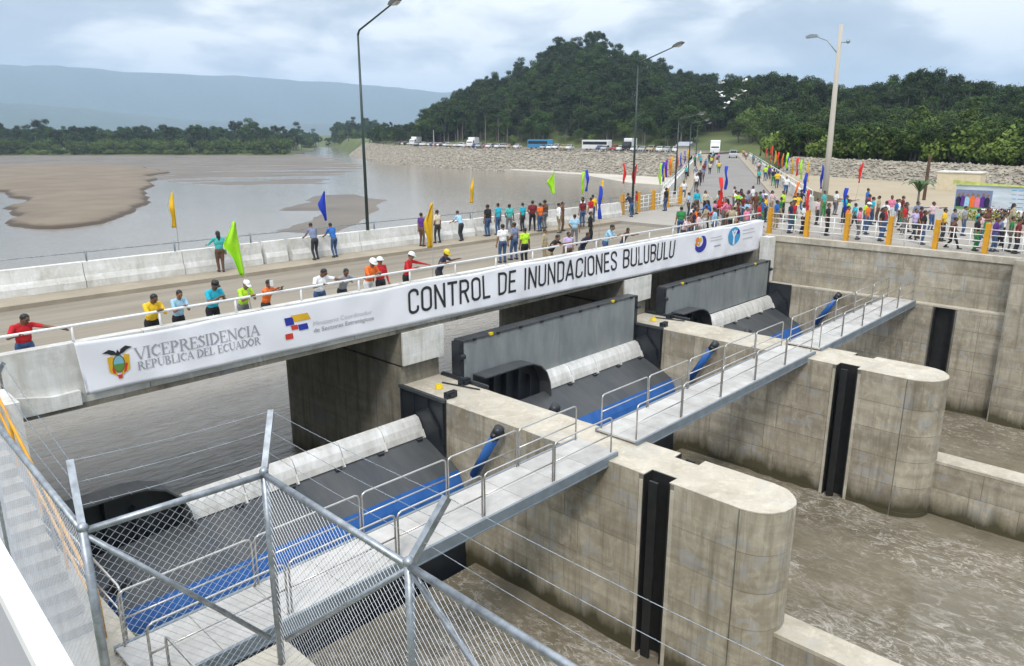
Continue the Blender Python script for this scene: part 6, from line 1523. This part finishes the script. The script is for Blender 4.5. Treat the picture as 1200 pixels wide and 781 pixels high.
for _ in range(900):
    a = R(rg.uniform(4.5, 24.5)); lo = np.interp(a, [R(4), R(10), R(20), R(25)], [98, 100, 118, 135]); d = lo + rg.random() ** 1.3 * (float(base_d(a)) + 20 - lo)
    x, y = d * math.cos(a), d * math.sin(a); kd = int(rg.choice([4, 6, 0, 5, 1], p=[.34, .16, .22, .08, .20]))
    pts.append((x, y, max(ground_z(x, y), 9.2 if d < 170 else 7), kd, rg.uniform(.9, 1.5) if kd == 4 else rg.uniform(.32, .55), rg.uniform(0, 6.28)))
wood('hill_forest', pts, 'dense green forest covering the hill beyond the road', 'forest')
pts = []
for _ in range(2300):
    u = rg.random(); px = rg.uniform(-260, 445); a = float(px_az(px)); near = np.interp(px, [-260, 0, 150, 300, 352, 353, 400, 445], [560, 523, 500, 462, 462, 655, 660, 640]); d = near + 4 + 150 * u ** 1.8
    x, y = d * math.cos(a), d * math.sin(a); z = ground_z(x, y)
    if z < 1.2: continue
    kd = int(rg.choice([4, 4, 4, 6])) if u < .45 else int(rg.choice([0, 1, 2, 7, 6, 3], p=[.3, .2, .2, .16, .1, .04]))
    pts.append((x, y, z - .2, kd, rg.uniform(.7, 1.15) * (0.85 if u < .45 else 1.0 + .25 * (rg.random() < .1)), rg.uniform(0, 6.28)))
wood('riverside_wood', pts, 'low belt of trees along the far shore of the river', 'forest')

# ---- trees one can pick out, each its own thing
TREES = []
def tree(kd, x, y, s, label, group, dz=0.0):
    k, cm, tm = TREE[kd]; z = ground_z(x, y) + dz
    t = thing({'bush': 'shrub', 'slim': 'slender_tree', 'umbrella': 'emergent_tree'}.get(k, 'tree'), label, 'shrub' if k == 'bush' else 'tree', (x, y, z), group, local=True)
    t.rotation_euler = (0, 0, random.uniform(0, 6.28)); t.scale = (s * random.uniform(.9, 1.1), s * random.uniform(.9, 1.1), s * random.uniform(.92, 1.12))
    link('trunk', tm, t); link('crown', cm, t); TREES.append(t)
def at_px(px, d): a = float(px_az(px)); return d * math.cos(a), d * math.sin(a)
for px, dpx, kd, s in ((490, 0, 3, .8), (508, 0, 2, .75), (566, 0, 1, .95), (575, 4, 3, .9), (600, 0, 1, .9), (608, 5, 2, .95), (640, 0, 1, .85), (655, 0, 2, .85), (668, 0, 0, .95), (684, 0, 1, .9), (697, -3, 3, 1.05), (703, 0, 2, .85), (722, 0, 1, .95), (742, 0, 2, .85), (768, 0, 3, .95), (778, 4, 1, .95), (792, 0, 2, .85), (815, 0, 1, .8),
                       (843, 0, 2, .8), (862, 0, 1, .85), (878, 0, 0, .9), (905, 0, 2, .8), (917, 0, 1, .8), (945, 0, 2, .75), (962, 0, 3, .9), (970, 0, 1, .8), (1000, 0, 2, .7), (1038, 0, 1, .85), (1066, 0, 1, .85), (1076, 0, 0, .9), (1090, 0, 2, .75), (1120, 0, 1, .75), (1150, 0, 2, .65), (1172, 0, 1, .7), (1192, 0, 2, .8)):
    a = float(px_az(px)); x, y = at_px(px, float(ridge_d(a)) + dpx); tree(kd, x, y, s, 'dark tree standing out on the hill skyline', 'trees on the hill skyline')
for px, kd, s, d in ((928, 6, .62, 150), (944, 4, 1.3, 146), (962, 0, .6, 150), (985, 4, 1.2, 139), (1004, 1, .55, 142), (1022, 4, 1.2, 132), (1040, 5, .72, 136), (1058, 6, .55, 130), (1072, 5, .85, 126), (1087, 5, .9, 130), (1104, 4, 1.1, 122), (1116, 6, .58, 126), (1135, 5, 1.0, 120), (1142, 4, 1.0, 117), (1158, 0, .5, 122), (1176, 4, 1.15, 114), (1190, 6, .62, 118), (910, 4, 1.3, 168), (893, 6, .6, 185)):
    x, y = at_px(px, d); tree(kd, x, y, s, 'light green shrub behind the stone embankment' if kd == 4 else ('slender pale green tree behind the stone embankment' if kd == 5 else 'leafy tree behind the stone embankment'), 'trees behind the stone embankment', 1.2)
for px, kd, s, d in ((20, 1, .85, 575), (60, 2, .7, 585), (88, 1, .95, 570), (128, 0, .9, 572), (155, 1, .85, 580), (172, 2, .95, 585), (184, 3, 1.1, 590), (196, 2, 1.1, 592), (208, 2, .85, 590), (232, 1, .9, 580), (248, 0, .9, 580), (290, 1, .8, 575), (318, 2, .8, 590), (340, 2, .95, 590), (352, 1, .85, 588), (384, 2, .8, 620), (408, 1, .85, 620), (455, 3, .9, 520), (464, 2, .7, 500), (436, 1, .75, 560)):
    x, y = at_px(px, d); tree(kd, x, y, s, 'tall tree rising above the riverside belt', 'tall trees on the far shore')
single_out(TREES)

# ---- planting on the plaza
LEAFP = mat('palm_leaf', (0.05, 0.11, 0.02), .6, var=.2)
t = thing('potted_palm', 'small palm plant beside the timber post', 'palm', (60, 16.3, PLAZA))
MB().tube([(60, 16.3, PLAZA), (60, 16.32, PLAZA + 1.3)], [.10, .07], 8).build('stem', BARK, t)
for k in range(9):
    a = k * 0.7; pts_ = [Vector((60, 16.32, PLAZA + 1.25)) + Vector((math.cos(a) * r, math.sin(a) * r, .75 * math.sin(r * 1.9) + .1 * (k % 3))) for r in (0, .35, .7, 1.05, 1.3)]
    b = MB(); side = Vector((-math.sin(a), math.cos(a), 0))
    for i in range(4):
        w0, w1 = (.05, .16, .2, .13, .01)[i], (.05, .16, .2, .13, .01)[i + 1]
        b.add([pts_[i] - side * w0, pts_[i] + side * w0, pts_[i + 1] + side * w1, pts_[i + 1] - side * w1, pts_[i] + Vector((0, 0, -.02)), pts_[i + 1] + Vector((0, 0, -.02))], [(0, 1, 2, 3)])
    b.build('frond', LEAFP, t)
t = thing('flower_planter', 'low planter of yellow green shrubs in front of the hoarding', 'planter', (50.5, 9.5, PLAZA), local=True)
MB().prism([(-.5, -2.2), (.5, -2.2), (.5, 2.2), (-.5, 2.2)], 0, .45).build('trough', PALE, t)
link('foliage', crown_mesh('foliage', [(0, -1.7 + .55 * k, .75, .5) for k in range(7)], 900, .16, mat('leaves_yellow_green', (.20, .22, .02), .7, var=.3, scale=2, c2=(.36, .36, .04)), 4), t)
link('blossom', crown_mesh('blossom', [(0, -.6 + .5 * k, 1.1, .32) for k in range(3)], 200, .15, MATS['shirt_maroon'], 6), t)

# ---- white birds over the wood
BIRD = mat('bird_white', (.8, .8, .8), .8, var=.03); BD = []
b = MB().ball((0, 0, 0), (.24, .10, .10), 8, 6).ball((.26, 0, .06), .07, 6, 5).prism([(-.2, -.05), (-.45, -.10), (-.45, .10), (-.2, .05)], -.01, .01)
bm_ = b.mesh('body', BIRD, True); wm_ = MB().add([(.12, .05, .03), (-.14, .05, .03), (-.18, .34, .16), (-.10, .62, .12), (.10, .36, .17), (.02, .2, .06)], [(0, 1, 5), (0, 5, 2, 4), (5, 1, 2), (4, 2, 3)]).mesh('wing', BIRD)
for k, (px, py, d) in enumerate(((842, 104, 118), (840, 114, 118), (844, 118, 120), (869, 102, 118), (868, 113, 116), (856, 121, 118), (850, 125, 118), (847, 130, 121), (862, 117, 119))):
    x, y = at_px(px, d); z = 13 + (157 - py) / 872 * d * 1.0
    t = thing('white_bird', 'white bird flying in front of the dark wood', 'bird', (x, y, z), 'white birds in flight', local=True)
    t.rotation_euler = (random.uniform(-.4, .4), random.uniform(-.3, .3), random.uniform(0, 6.28)); t.scale = (1.2,) * 3
    link('body', bm_, t); link('wing', wm_, t); w2 = link('wing', wm_, t); w2.scale = (1, -1, 1); BD.append(t)
single_out(BD)

# ------------------------------------------------------------------ haze
hz = bpy.data.materials.new('haze_air'); hz.use_nodes = True; N, L = hz.node_tree.nodes, hz.node_tree.links; N.clear()
ho = N.new('ShaderNodeOutputMaterial'); hv = N.new('ShaderNodeVolumePrincipled'); hv.inputs['Color'].default_value = (0.60, 0.77, 1.0, 1); hv.inputs['Density'].default_value = 1.6e-4; hv.inputs['Anisotropy'].default_value = 0.0
L.new(hv.outputs[0], ho.inputs['Volume'])
o = MB().box(-5600, 9200, -5600, 9200, -4.0, 660.0).build('haze', hz); o['kind'] = 'stuff'
for o in bpy.data.objects:
    if '_local' in o: del o['_local']
